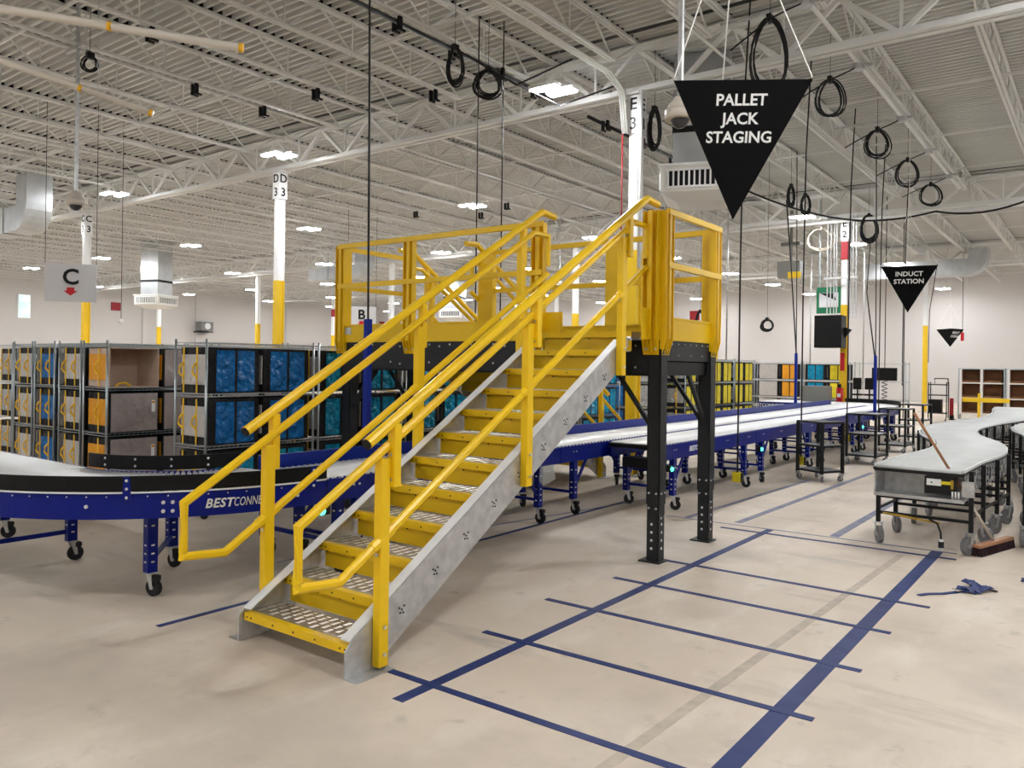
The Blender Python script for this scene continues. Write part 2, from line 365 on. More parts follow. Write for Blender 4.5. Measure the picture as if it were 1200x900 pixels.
# conduits clamped to column E2
for i, dx in enumerate((-.42, -.33, -.24, -.17, .18, .26, .34)):
    solo('conduit', MB().cyl((-5.9+dx, 23.1, 3.1), (-5.9+dx, 23.1, 5.95), .018, 8), 'galv', 'thin galvanised conduit, %s from the left beside column E2' % ORD[i], 'conduit', 'conduits beside column E2')
solo('conduit_clamp', MB().box(-6.4, -5.5, 23.05, 23.08, 4.2, 4.26), 'galv', 'galvanised strut clamping the conduits at column E2', 'bracket')
for i, dx in enumerate((-.17, .15)):
    solo('conduit', MB().cyl((-5.9+dx, 10.86, 2.4 if i == 0 else 3.2), (-5.9+dx, 10.86, 5.93), .03 if i else .012, 10), 'white' if i else 'dred', ('white' if i else 'thin red') + ' conduit running up column E3', 'conduit', smooth=True)

# ---------------------------------------------------------------- floor tape
def tape(p, q, w_, m, label, g='blue tape lines on the floor', z=.0015):
    a = Vector((*p, 0)); b = Vector((*q, 0)); d = (b-a).normalized(); nn = Vector((-d.y, d.x, 0))*w_/2
    s = MB().prism([a-nn, a+nn, b+nn, b-nn], (0, 0, z+.0005))
    return solo('floor_tape', s, m, label, 'tape', g)
tape((-2.84, 2.86), (-2.82, 8.35), .075, 'tape', 'long blue tape line along the left of the pallet jack bays', z=.001)
tape((-1.28, 2.2), (-1.26, 8.35), .10, 'tape', 'wide blue tape line along the right of the pallet jack bays', z=.001)
for i, (xa, ya, xb, yb) in enumerate([(-3.17, 3.11, -1.2, 3.12), (-3.15, 3.94, -1.12, 3.96), (-3.24, 4.77, -1.09, 4.765), (-3.15, 5.6, -1.1, 5.57), (-3.15, 6.39, -1.0, 6.35), (-3.27, 8.09, -1.07, 8.11)]):
    tape((xa, ya), (xb, yb), .05, 'tape', 'thin blue cross tape, %s from the camera among the bays' % ORD[i], 'cross tapes of the pallet jack bays', z=.003)
tape((-4.0, 8.3), (-1.1, 8.38), .03, 'tapeo', 'faint thin tape line just behind the bays')
tape((-3.78, 8.35), (-3.62, 12.4), .07, 'tapeo', 'faded blue tape line running to the first black cart')
tape((-3.22, 8.45), (-3.08, 14.0), .08, 'tapeo', 'faded blue tape line between carts and grey conveyor')
tape((-2.2, 8.4), (-2.17, 11.5), .09, 'tapeo', 'faded blue tape line running under the grey conveyor')
tape((-4.82, 2.7), (-4.82, 8.9), .05, 'tape', 'blue tape line passing under the stairs from the left')
tape((-5.6, 4.2), (-4.6, 9.6), .03, 'tapeo', 'faint tape line under the blue conveyor behind the stairs')
tape((-1.70, 2.5), (-1.5, 8.0), .06, 'brown_tape', 'brown strip of old tape residue inside the bays', z=.0005)
# crumpled end of tape
s = MB()
pts = [(-1.12, 6.63), (-1.07, 6.72), (-.98, 6.80), (-.90, 6.92)]
for a, b in zip(pts, pts[1:]): s.bar((*a, .006), (*b, .006), .035, .006)
for i in range(16):
    cx, cy = -.80+random.uniform(-.09, .09), 7.08+random.uniform(-.13, .13); a = random.uniform(0, PI)
    s.bar((cx-.06*math.cos(a), cy-.06*math.sin(a), .008+random.random()*.02), (cx+.06*math.cos(a), cy+.06*math.sin(a), .008+random.random()*.035), .05, .004, (random.uniform(-.5, .5), random.uniform(-.5, .5), 1))
solo('crumpled_tape', s, 'tape', 'crumpled blue tape left on the floor right of the bays', 'tape')
s = MB()
for i in range(4):
    a = random.uniform(0, PI); s.bar((-.50-.04*math.cos(a), 7.62-.05*math.sin(a), .01), (-.50+.04*math.cos(a), 7.62+.05*math.sin(a), .02+.01*i), .04, .004)
solo('crumpled_tape', s, 'tape', 'small blue scrap of tape at the right edge of the photo', 'tape')

# ---------------------------------------------------------------- staircase
SL = .5866
NY, NZ = .283, .166
def stairs():
    T = thing('staircase', 'yellow and galvanised steel staircase climbing to the platform at the front', 'stairs', (-3.72, 2.86, 0))
    # stringers
    for x0, x1, sg in ((-3.245, -3.235, -1), (-4.205, -4.195, 1)):
        top = lambda y: .185+SL*(y-2.88)
        poly = [(x0, 2.865, 0), (x0, 3.06, 0), (x0, 5.80, 1.675), (x0, 5.86, 1.72), (x0, top(5.86), 0)]
        poly = [(x0, 2.865, .0), (x0, 3.06, 0), (x0, 5.83, top(5.83)-.225), (x0, 5.83, top(5.83)), (x0, 2.92, top(2.92)), (x0, 2.865, .15)]
        st = put('stringer', MB().prism(poly, (x1-x0, 0, 0)), 'galv', T)
        xf = x0 if sg < 0 else x1
        f = MB()
        f.quadbox([(min(xf, xf+sg*.07), 2.90, top(2.90)-.004), (max(xf, xf+sg*.07), 2.90, top(2.90)-.004), (max(xf, xf+sg*.07), 5.83, top(5.83)-.004), (min(xf, xf+sg*.07), 5.83, top(5.83)-.004),
                   (min(xf, xf+sg*.07), 2.90, top(2.90)+.004), (max(xf, xf+sg*.07), 2.90, top(2.90)+.004), (max(xf, xf+sg*.07), 5.83, top(5.83)+.004), (min(xf, xf+sg*.07), 5.83, top(5.83)+.004)])
        put('stringer_flange', f, 'galv_lit', st)  # paler copy of the stringer steel, light falling on the flange put into its colour
        xo = x1 if sg < 0 else x0
        ft = MB().box(min(xo, xo-sg*.09), max(xo, xo-sg*.09), 2.865, 3.14, 0, .006)
        put('foot_plate', ft, 'galv', st)
        b = MB()
        for i in range(1, 11):
            y = 2.90+NY*i+.10; z = top(y)-.14
            for a, c in ((0, 0), (.02, .018), (-.02, .012), (.012, -.02), (-.012, -.018)): b.cyl((xo, y+a, z+c), (xo-sg*.004, y+a, z+c), .006, 6)
        put('bolt_set', b, 'dark', st)
        s = MB().prism([(x0, 5.80, 1.80), (x0, 5.92, 1.86), (x0, 5.92, 1.93), (x0, 5.80, 1.89)], (x1-x0+.004, 0, 0)); s.cyl((x0-.03, 5.93, 1.93), (x1+.03, 5.93, 1.93), .016, 8)
        put('top_bracket', s, 'galv', st)
    # treads and risers (shared meshes)
    xa, xb = -4.19, -3.25
    nos = MB().box(xa, xb, 0, .032, -.048, 0); nos.box(xa, xb, .032, .05, -.006, 0)
    pl = MB().box(xa, xb, .05, .275, -.008, 0)
    bd = MB()
    for i in range(15):
        for j in range(3):
            for k in range(4 if True else 0):
                cx = xa+.045+i*.0615+ (k-1.5)*.0; cy = .075+j*.072+k*.0145+(.036 if i % 2 else 0)
                if cy > .265: continue
                sg = 1 if (i+j) % 2 else 1
                bd.quadbox([(cx-.014, cy-.006, 0), (cx+.014, cy-.001, 0), (cx+.014, cy+.006, 0), (cx-.014, cy+.001, 0), (cx-.011, cy-.004, .003), (cx+.011, cy+.001, .003), (cx+.011, cy+.004, .003), (cx-.011, cy-.001, .003)])
    sc = MB()
    for x in (xa+.03, xa+.07, xa+.28, xa+.47, xa+.66, xb-.07, xb-.03): sc.cyl((x, -.003, -.025), (x, .001, -.025), .006, 6)
    rs = MB().box(xa+.02, xb-.02, .04, .046, -.166, -.04)
    rb = MB()
    for x in (xa+.04, xa+.3, xa+.5, xb-.04): rb.cyl((x, .034, -.062), (x, .041, -.062), .006, 6)
    mesh = {}
    for nm, b, mt in (('tread', pl, 'plate'), ('nosing', nos, 'yel'), ('studs', bd, 'bead'), ('screws', sc, 'dark'), ('riser', rs, 'yeld'), ('riser_screws', rb, 'dark')): mesh[nm] = b.mesh(nm, mt, Vector((-3.72, 0, 0)))
    def inst(nm, par, loc, stuff=False, name=None):
        o = bpy.data.objects.new(name or nm, mesh[nm]); COL.objects.link(o); o.parent = par; o.location = loc
        if stuff: o['kind'] = 'stuff'
        return o
    for i in range(12):
        y = 2.90+NY*i-2.86; z = .17+NZ*i
        if i < 11:
            t = inst('tread', T, (0, y, z)); inst('studs', t, (0, 0, 0), True, 'stud_pattern')
            nn = inst('nosing', t, (0, 0, 0)); inst('screws', t, (0, 0, 0), True, 'screw')
        else:
            t = inst('nosing', T, (0, y, z))
        if i: r_ = inst('riser', T, (0, y, z)); inst('riser_screws', r_, (0, 0, 0), True, 'screw')
    # guard and hand rails
    for x, sd in ((-3.205, 1), (-4.235, -1)):
        for i, (py, z0, z1) in enumerate([(3.09, .02, 1.17), (4.45, .86, 1.98), (5.76, 1.62, 2.76)]):
            post = put('post', MB().box(x-.028, x+.028, py-.035, py+.035, z0, z1), 'yel', T, bevel=.005)
            b = MB()
            for zz in (z0+.07, z0+.22): b.cyl((x+sd*.028, py, zz), (x+sd*.04, py, zz), .011, 6)
            b.cyl((x-.0, py-.036, z0+.62), (x-.0, py-.042, z0+.62), .011, 6)
            put('bolt', b, 'chrome', post)
            br = put('handrail_bracket', MB().box(min(x, x+sd*.055), max(x, x+sd*.055), py+.036, py+.09, z1-.16, 1.262+SL*1.005*(py+.06-2.945)-.02), 'yel', T, bevel=.005)
            b = MB()
            for zz in (z1-.12, z1+.02):
                for yy in (.05, .075): b.cyl((x+sd*.028, py+.036, zz), (x+sd*.028, py+.028, zz), .01, 6)
            put('bolt', b, 'chrome', br)
        g = lambda y, z0=.875, y0=2.52: z0+SL*1.012*(y-y0)
        yl = 2.52
        put('guard_rail', MB().tube([(x, yl, .60), (x, yl, .875), (x, 5.95, g(5.95)), (x, 6.18, g(5.95)+.0), (x, 6.18, g(5.95)-.28)], .026, 8), 'yel', T, smooth=False)
        put('mid_rail', MB().tube([(x, yl, .60), (x, yl, .57), (x, 2.79, .545), (x, 6.18, .545+SL*1.012*(6.18-2.79))], .026, 8), 'yel', T, smooth=False)
        b = MB()
        for py in (3.09, 4.45, 5.76):
            zz = .545+SL*1.012*(py-2.79); d = Vector((0, 1, SL)).normalized()*.085
            b.tube([Vector((x, py, zz))-d, Vector((x, py, zz))+d], .031, 8)
        put('rail_splice', b, 'yel', T)
        xh = x+sd*.03
        put('hand_rail', MB().tube([(xh, 2.945, 1.262), (xh, 6.12, 1.235+SL*1.005*3.22), (xh, 6.33, 1.235+SL*3.22-.005)], .032, 10), 'yel', T)
        put('rail_end_cap', MB().cyl((xh, 2.934, 1.255), (xh, 2.946, 1.262), .030, 10), 'black', T)
    return T
st0 = stairs()
dup(st0, (-6.62, 10.62, 0), PI, 'matching yellow staircase on the far side, descending left of column E3')

# ---------------------------------------------------------------- crossover platform
T = thing('platform', 'raised yellow and charcoal steel platform bridging the blue conveyors', 'platform', (-5.17, 6.85, 0))
PX0, PX1, PY0, PY1 = -7.2, -3.10, 6.24, 7.44
put('deck_plate', MB().box(PX0, PX1, PY0, PY1, 1.95, 2.0).box(-4.19, -3.25, 6.02, PY0, 1.95, 1.995), 'plate', T)
for nm, b in (('beam', MB().box(PX0, PX1, PY0, PY0+.012, 1.62, 1.93)), ('beam', MB().box(PX0, PX1, PY1-.012, PY1, 1.62, 1.93)), ('beam', MB().box(PX0, PX0+.012, PY0, PY1, 1.62, 1.93)), ('beam', MB().box(PX1-.012, PX1, PY0, PY1, 1.75, 1.93))):
    o = put(nm, b, 'dark', T)
    v = b.v; x0, x1, y0, y1 = min(p[0] for p in v), max(p[0] for p in v), min(p[1] for p in v), max(p[1] for p in v)
    bb = MB(); r_ = random.Random(3)
    if x1-x0 > 1:
        for i in range(26):
            xx = x0+.25+i*.145; yy = y0 if y0 < 7 else y1
            for zz in ((1.90, 1.71) if i % 3 else (1.90,)): bb.cyl((xx, yy-.008, zz-.02*(i % 2)), (xx, yy+.002, zz-.02*(i % 2)), .011, 6)
    else:
        for i in range(8):
            yy = y0+.12+i*.13; xx = x1 if x1 > -5 else x0
            for zz in ((1.90,) if i % 2 else (1.80, 1.90)): bb.cyl((xx-.002, yy, zz), (xx+.008, yy, zz), .009, 6)
    put('bolt', bb, 'galv', o)
put('lower_beam', MB().box(PX1-.09, PX1-.02, PY0+.1, PY1-.06, 1.62, 1.74), 'black', T)
put('lower_flange', MB().box(PX0, PX1, PY0, PY0+.08, 1.615, 1.63), 'dark', T)
# toe boards
def toe(x0, x1, y0, y1): return MB().box(x0, x1, y0, y1, 1.93, 2.115).box(x0-.008, x1+.008, y0-.01, y1+.01, 2.115, 2.135)
for a in ((PX0, -4.32, PY0-.02, PY0-.008), (-3.62+.0, PX1-.02, 0, 0), (PX1, PX1+.012, PY0, PY1), (PX0-.012, PX0, PY0, PY1), (-6.05, PX1, PY1, PY1+.012)):
    if a[0] == -3.62: a = (-3.17, PX1, PY0-.02, PY0-.008)
    put('toe_board', toe(*a), 'yel', T)
put('toe_return', MB().box(-3.178, -3.166, 6.05, 6.25, 1.93, 2.2), 'yel', T); put('toe_return', MB().box(-4.30, -4.288, 6.05, 6.25, 1.93, 2.2), 'yel', T)
put('toe_return', MB().box(-4.30, -4.10, 6.235, 6.247, 1.98, 2.2), 'yel', T)
put('joint_plate', MB().box(PX1+.012, PX1+.02, 7.33, 7.40, 2.02, 2.10), 'galv', T); put('joint_plate', MB().box(-7.1, -7.0, PY0-.03, PY0-.02, 2.02, 2.10), 'galv', T)
# rail posts: channel pairs with chamfered feet
def gpost(cx, cy, nrm, wd=.135, z0=1.80, z1=3.05):   # nrm: outward direction
    n = Vector(nrm); t = Vector((-n.y, n.x, 0)); c = Vector((cx, cy, 0))+n*.006
    s = MB()
    def flange(u):
        a = c+t*u
        pts = [a+Vector((0, 0, z0)), a+n*.015+Vector((0, 0, z0)), a+n*.055+Vector((0, 0, z0+.14)), a+n*.055+Vector((0, 0, z1)), a+Vector((0, 0, z1))]
        s.prism([p-t*.004 for p in pts], t*.008)
    for u in (-wd/2, wd/2, -.018, .018): flange(u)
    a = c-t*wd/2; s.prism([a+Vector((0, 0, z0)), a+t*wd+Vector((0, 0, z0)), a+t*wd+Vector((0, 0, z1)), a+Vector((0, 0, z1))], n*-.012)
    s.prism([c-t*wd/2+Vector((0, 0, z0)), c+t*wd/2+Vector((0, 0, z0)), c+t*wd/2+n*.02+Vector((0, 0, z0)), c-t*wd/2+n*.02+Vector((0, 0, z0))], (0, 0, .005))
    a = c-t*.018+n*.05; s.prism([a+Vector((0, 0, z0+.14)), a+t*.036+Vector((0, 0, z0+.14)), a+t*.036+Vector((0, 0, z1)), a+Vector((0, 0, z1))], n*.005)
    o = put('guard_post', s, 'yel', T)
    b = MB()
    for u in (-.05, .05): b.cyl(c+t*u+n*.0+Vector((0, 0, z0+.05)), c+t*u+n*.014+Vector((0, 0, z0+.05)), .014, 6)
    put('bolt', b, 'chrome', o)
F, B_, RT, LF = (0, -1, 0), (0, 1, 0), (1, 0, 0), (-1, 0, 0)
for a in ((-7.17, PY0, F), (-6.07, PY0, F), (-4.36, PY0, F), (-3.17, PY0, F), (PX1, 6.32, RT), (PX1, 7.38, RT), (PX0, 6.32, LF), (PX0, 7.38, LF), (-6.0, PY1, B_, .22), (-4.23, PY1, B_, .22), (-3.17, PY1, B_)):
    gpost(a[0], a[1], a[2], a[3] if len(a) > 3 else .135)
def grail(a, b): put('guard_rail', MB().bar(a, b, .04, .055), 'yel', T, bevel=.004)
for z in (3.04, 2.58):
    grail((PX0, PY0-.05, z), (-4.30, PY0-.05, z)); grail((PX1+.05, 6.28, z), (PX1+.05, 7.44, z)); grail((PX0-.05, 6.28, z), (PX0-.05, 7.44, z)); grail((-6.1, PY1+.05, z), (PX1, PY1+.05, z))
# legs and braces
for x, y in ((-3.14, 6.30), (-3.14, 7.37), (-7.1, 6.30), (-7.1, 7.37)):
    s = MB(); h = .062
    s.box(x-h, x+h, y-h, y-h+.006, .5, 1.85); s.box(x+h-.006, x+h, y-h, y+h, .5, 1.85); s.box(x-h, x-h+.006, y-h, y+h, .5, 1.85)
    leg = put('leg', s, 'dark', T)
    s = MB(); h2 = .056
    s.box(x-h2, x+h2, y-h2, y-h2+.006, 0, .62); s.box(x+h2-.006, x+h2, y-h2, y+h2, 0, .62); s.box(x-h2, x-h2+.006, y-h2, y+h2, 0, .62)
    put('foot_channel', s, 'dark', leg)
    put('foot_plate', MB().box(x-.12, x+.08, y-.09, y+.09, 0, .012), 'dark', leg)
    s = MB()
    for k in range(4):
        s.cyl((x-.01, y-h2-.001, .12+k*.07), (x-.01, y-h2-.003, .12+k*.07), .012, 8); s.cyl((x+h2+.001, y, .12+k*.07), (x+h2+.003, y, .12+k*.07), .012, 8)
    put('slot_hole', s, 'signw', leg)
    s = MB()
    for zz in (.47, .60):
        for yy in (-.035, .035): s.cyl((x+h, y+yy, zz-.08 if zz < .5 else zz+.0), (x+h+.012, y+yy, zz-.08 if zz < .5 else zz), .01, 6); s.cyl((x+yy, y-h, zz), (x+yy, y-h-.012, zz), .01, 6)
    put('bolt', s, 'chrome', leg)
    d = -1 if x > -5 else 1
    put('knee_brace', MB().bar((x, y, 1.10), (x+d*.40, y, 1.64), .035, .035), 'dark', T)
    e = 1 if y < 7 else -1
    if x > -5 and e < 0 or x < -5: put('knee_brace', MB().bar((x, y, 1.10), (x, y+e*.45, 1.64), .035, .035), 'dark', T)

# ---------------------------------------------------------------- blue roller conveyors
def caster(s_dark, s_met, x, y, z0, a=0., r=.062, w_=.032):
    """wheel centre trails from the swivel at (x,y)"""
    dx, dy = math.cos(a)*.035, math.sin(a)*.035; nx, ny = -math.sin(a), math.cos(a)
    c = Vector((x+dx, y+dy, r)); n = Vector((nx, ny, 0))
    s_dark.cyl(c-n*w_/2, c+n*w_/2, r, 14)
    s_met.cyl(c-n*(w_/2+.002), c+n*(w_/2+.002), r*.24, 8)
    for q in (-1, 1):
        p = n*(w_/2+.008)*q
        s_met.prism([Vector((x, y, z0))+p+Vector((-.016*math.cos(a), -.016*math.sin(a), 0)), Vector((x, y, z0))+p+Vector((.034*math.cos(a), .034*math.sin(a), 0)), c+p+Vector((.012*math.cos(a), .012*math.sin(a), -.01)), c+p-Vector((.012*math.cos(a), .012*math.sin(a), .01))], n*.004*q)
    s_met.box(x-.045, x+.045, y-.04, y+.04, z0, z0+.006)
def leg(parent, x, y, ax, top=.62, brake=True, a=.5):
    """blue channel leg with caster; ax = direction along the conveyor"""
    o = put('leg', MB().box(x-.032, x+.032, y-.038, y+.038, .17, top), 'blue', parent)
    b = MB()
    for z in (.24, .3, .36, .5): b.box(x+.032, x+.034, y-.012, y+.012, z, z+.012); b.box(x-.012, x+.012, y-.040, y-.038, z, z+.012)
    put('slot', b, 'chrome', o)
    d, m_ = MB(), MB(); caster(d, m_, x, y, .165, a)
    put('wheel', d, 'rub', o, smooth=False); put('caster_fork', m_, 'galv', o)
    if brake: put('brake', MB().box(x+math.cos(a)*.05-.03, x+math.cos(a)*.05+.03, y+math.sin(a)*.05-.025, y+math.sin(a)*.05+.025, .115, .15), 'rub', o)
ZR = .785
def lane(x0, x1, y0, y1, label, near_legs=True, individual=False, lamp=False, text=False, farrail=False):
    T = thing('roller_conveyor', label, 'conveyor', ((x0+x1)/2, (y0+y1)/2, 0), 0, 'blue roller conveyor sections')
    for x, s in ((x0, -1), (x1, 1)):
        top = .785
        side = put('side_rail', MB().box(min(x, x-s*.03), max(x, x-s*.03), y0+.005, y1-.005, .61, top), 'blue', T)
        b = MB(); n = int((y1-y0)/.07)
        for i in range(n):
            y = y0+.04+i*(y1-y0-.08)/(n-1); b.cyl((x-s*.012, y, .785), (x-s*.012, y, .797), .008, 6)
        put('axle_tab', b, 'rail', side, stuff=True)
        b = MB()
        for i in range(4):
            y = y0+.3+i*(y1-y0-.6)/3
            for dy in (-.03, .03): b.cyl((x, y+dy, .72), (x+s*.006, y+dy, .72), .010, 6)
        put('bolt', b, 'chrome', side)
    if farrail: put('guide_rail', MB().box(x0-.05, x0-.01, y0, y1, .60, .90), 'rail', T)
    n = int((y1-y0)/.062); r = .024
    rm = MB().cyl((x0+.034, 0, 0), (x1-.034, 0, 0), r, 10)
    me = rm.mesh('roller', 'roller', Vector(((x0+x1)/2, 0, 0)), True)
    if individual:
        for i in range(n):
            o = bpy.data.objects.new('roller', me); COL.objects.link(o); o.parent = T; o.location = (0, y0+.03+i*(y1-y0-.06)/(n-1)-(y0+y1)/2, ZR-.012)
    else:
        b = MB()
        for i in range(n): y = y0+.03+i*(y1-y0-.06)/(n-1); b.cyl((x0+.034, y, ZR-.012), (x1-.034, y, ZR-.012), r, 8)
        put('rollers', b, 'roller', T, stuff=True, smooth=True)
    for yy in (y0+.35, y1-.35):
        for x, s in ((x0+.05, 1), (x1-.05, -1)):
            leg(T, x, yy, 0, a=random.uniform(-1, 1))
            put('leg_brace', MB().bar((x, yy+(.02 if yy < (y0+y1)/2 else -.02), .30), (x, yy+(.28 if yy < (y0+y1)/2 else -.28), .61), .02, .035), 'blue', T)
        put('cross_bar', MB().bar((x0+.05, yy, .25), (x1-.05, yy, .25), .022, .03), 'blue', T)
    if lamp:
        yy = y0+.35
        l = put('indicator_box', MB().box(x1-.045, x1+.015, yy-.20, yy-.14, .47, .545), 'blk', T)
        put('indicator_lamp', MB().ball((x1+.018, yy-.17, .505), .026, 10, 6), 'green', l)
    if text: lettering('BESTCONNECT', .088, 'ltr', (x1+.003, y0+1.0, .70), (0, 1, 0), T, shear=.25, offset=.0015)
    return T
AX0, AX1, BX0, BX1 = -5.66, -4.83, -4.79, -4.07
YA = [4.07, 7.35, 10.35, 13.35, 16.35, 19.35, 21.2]
for i in range(6):
    lane(AX0, AX1, YA[i], YA[i+1], 'blue sided wide roller conveyor of the left lane, %s section from the stairs' % ORD[i], individual=i < 2, farrail=True)
YB_ = [8.35, 11.35, 14.35, 17.35, 20.35, 21.2]
for i in range(5):
    T = lane(BX0, BX1, YB_[i], YB_[i+1], 'blue sided roller conveyor of the right lane, %s section from the stairs' % ORD[i], individual=i < 1, lamp=i < 4, text=i == 0)
    if i == 0:
        put('end_roller', MB().cyl((BX0+.03, 8.32, .76), (BX1-.03, 8.32, .76), .028, 10), 'black', T, smooth=True)
        put('motor_box', MB().box(BX0+.1, BX0+.45, 8.5, 8.7, .48, .60), 'blk', T)
# curved conveyors with black guards: near one turns left in front of the racks, far one turns left beyond the lanes
def curve(cx, cy, ri, ro, a0, a1, xs_, label, gl, gr, txt, legsA, mir=1):
    """arc from angle a0 to a1, then a straight run towards -X to xs_"""
    T = thing('curved_conveyor', label, 'conveyor', (cx+ro*.7*math.cos((a0+a1)/2), cy+ro*.7*math.sin((a0+a1)/2), 0), 0, 'curved blue conveyors')
    N = 24
    def path(r): return arc(cx, cy, r, a0, a1, N) + [(xs_+(cx-xs_)*(1-i/6.), cy+r*math.sin(a1)) for i in range(1, 7)]
    po, pi = path(ro), path(ri)
    for nm, p, wv in (('outer_side', po, .03*-mir), ('inner_side', pi, .03*mir)):
        sd = put(nm, MB().strip(p, wv, .61, .79), 'blue', T)
    put('side_lip', MB().strip(path(ro+.006), .012*-mir*-1, .787, .797), 'ltr', T)
    go = path(ro+.004)[gl[0]:gl[1]]; gi = path(ri-.004)[gr[0]:gr[1]]
    put('outer_guard', MB().strip(go, .012*mir, .80, .905), 'black', T); ig = put('inner_guard', MB().strip(gi, .012*mir, .80, .915), 'black', T)
    b = MB(); br = MB()
    for k, p in enumerate(path(ri)):
        if gr[0] <= k < gr[1] and (k-gr[0]) % 5 == 0:
            d = Vector((p[0]-cx, p[1]-cy)).normalized() if k <= N else Vector((0, math.sin(a1)))
            for z in (.83, .885): b.ball((p[0]+d.x*.006, p[1]+d.y*.006, z), .011, 8, 4)
    put('bolt', b, 'chrome', ig)
    b = MB()
    for k in range(2, N+4, 1):
        p = path(ro+.008)[k]; d = Vector((p[0]-cx, p[1]-cy)).normalized() if k <= N else Vector((0, math.sin(a1)))
        b.cyl((p[0], p[1], .765), (p[0]+d.x*.005, p[1]+d.y*.005, .765), .005, 6)
        if k in (2, 13, 18): 
            for z in (.70,): b.cyl((p[0], p[1], z), (p[0]+d.x*.008, p[1]+d.y*.008, z), .013, 8)
        if k == 9:
            for u in (-.03, .03):
                for z in (.66, .72): b.cyl((p[0]-d.y*u, p[1]+d.x*u, z), (p[0]-d.y*u+d.x*.01, p[1]+d.x*u+d.y*.01, z), .013, 8)
    put('bolt', b, 'chrome', T)
    for k in (1, 11, 21):
        p = path(ro+.014)[k]; d = Vector((p[0]-cx, p[1]-cy)).normalized(); t = Vector((-d.y, d.x))*.03
        q = put('guard_bracket', MB().prism([(p[0]-t.x, p[1]-t.y, .74), (p[0]+t.x, p[1]+t.y, .74), (p[0]+t.x*.6, p[1]+t.y*.6, .90), (p[0]-t.x*.6, p[1]-t.y*.6, .90)], (d.x*.008, d.y*.008, 0)), 'blue', T)
        b = MB()
        for z in (.76, .82, .875): b.ball((p[0]+d.x*.012, p[1]+d.y*.012, z), .011, 8, 4)
        put('bolt', b, 'chrome', q)
    # rollers
    nr = 33
    for i in range(nr):
        a = a0+(a1-a0)*(i+.5)/nr; c, s = math.cos(a), math.sin(a)
        put('roller', MB().cyl((cx+(ri+.03)*c, cy+(ri+.03)*s, ZR-.012), (cx+(ro-.03)*c, cy+(ro-.03)*s, ZR-.012), .016, 10, .026), 'roller', T, smooth=True)
    x = cx-.03; ys = sorted((cy+(ri+.03)*math.sin(a1), cy+(ro-.03)*math.sin(a1)))
    me = MB().cyl((0, ys[0], 0), (0, ys[1], 0), .024, 10).mesh('roller', 'roller', Vector((0, 0, 0)), True); o0 = wl(T)
    while x > xs_:
        o = bpy.data.objects.new('roller', me); COL.objects.link(o); o.parent = T; o.location = (x-o0.x, -o0.y, ZR-.012-o0.z); x -= .066
    for (x, y, aa) in legsA: leg(T, x, y, 0, a=aa)
    for (x, y, aa), (x2, y2, _) in zip(legsA[::2], legsA[1::2]): put('cross_bar', MB().bar((x, y, .25), (x2, y2, .25), .022, .035), 'blue', T)
    return T, path
T, path = curve(-6.8, 4.05, .86, 1.97, 0, -PI/2, -12.5, 'blue curved roller conveyor with black guard sweeping in front of the wire racks', (0, 31), (0, 25), True,
      [(-5.50, 3.02, .3), (-6.14, 3.55, .2), (-6.95, 2.22, 1.4), (-6.95, 3.12, 1.5), (-4.95, 4.28, .8), (-5.90, 4.28, .9), (-8.3, 2.22, .5), (-8.3, 3.12, .9), (-9.9, 2.22, .5), (-9.9, 3.12, .9)])
a = R(-21); p = Vector((-6.8+1.982*math.cos(a), 4.05+1.982*math.sin(a), .70))
for s_, aa, off_, sz, xs_ in (('BEST', -24.2, .002, .088, .95), ('CONNECT', -17.5, .0, .088, .60)):
    a = R(aa); p = Vector((-6.8+1.985*math.cos(a), 4.05+1.985*math.sin(a), .695)); lettering(s_, sz, 'ltr', p, (-math.sin(a), math.cos(a), 0), T, shear=.25, offset=off_, xs=xs_, sp=1.08)
for (x, y) in ((-7.16, 3.0), (-4.93, 4.12)):
    bx = put('indicator_box', MB().box(x-.04, x+.04, y-.035, y+.035, .50, .60), 'blk', T); put('indicator_lamp', MB().ball((x+.02, y-.035, .53), .033, 12, 6), 'green', bx)
T, _ = curve(-5.75, 21.2, .06, 1.68, 0, PI/2, -7.6, 'far blue curved conveyor with black guard in front of column E2', (0, 25), (0, 1), False, [(-4.3, 21.5, .3), (-5.2, 21.5, .6), (-6.2, 22.7, .2), (-6.2, 21.6, .1), (-7.4, 22.7, .3), (-7.4, 21.6, .5)], mir=-1)
lettering('BESTCONNECT', .12, 'ltr', (-7.3, 21.2, .70), (1, 0, 0), T, shear=.25, offset=.002)
# strip of film hanging below lane
solo('plastic_film', MB().prism([(-4.82, 6.95, .62), (-4.82, 7.15, .62), (-4.80, 7.2, .46), (-4.84, 7.02, .40), (-4.80, 6.9, .48)], (.006, .01, 0)), 'plastic', 'clear plastic film hanging under the conveyor behind the stairs', 'plastic')
# blue cord posts on the conveyor
for x, y, z1, lab in ((-5.76, 5.33, 2.12, 'tall blue post on the conveyor left of the stairs'), (-5.76, 18.6, 2.05, 'blue post on the far conveyor left of column E2'), (-4.0, 18.35, 2.0, 'blue post on the far conveyor right of column E2')):
    T = thing('cord_post', lab, 'post', (x, y, 0), 0, 'blue posts on the conveyors')
    put('post', MB().box(x-.028, x+.028, y-.03, y+.03, .62, z1), 'rail', T); put('clamp', MB().box(x-.035, x+.035, y-.05, y+.05, .60, .72), 'blue', T)
    put('cord', MB().tube([(x, y, z1), (x-.01, y-.01, 4), (x-.04, y-.02, 6.71)], .011, 6), 'cable', T)
    T['category'] = 'post'

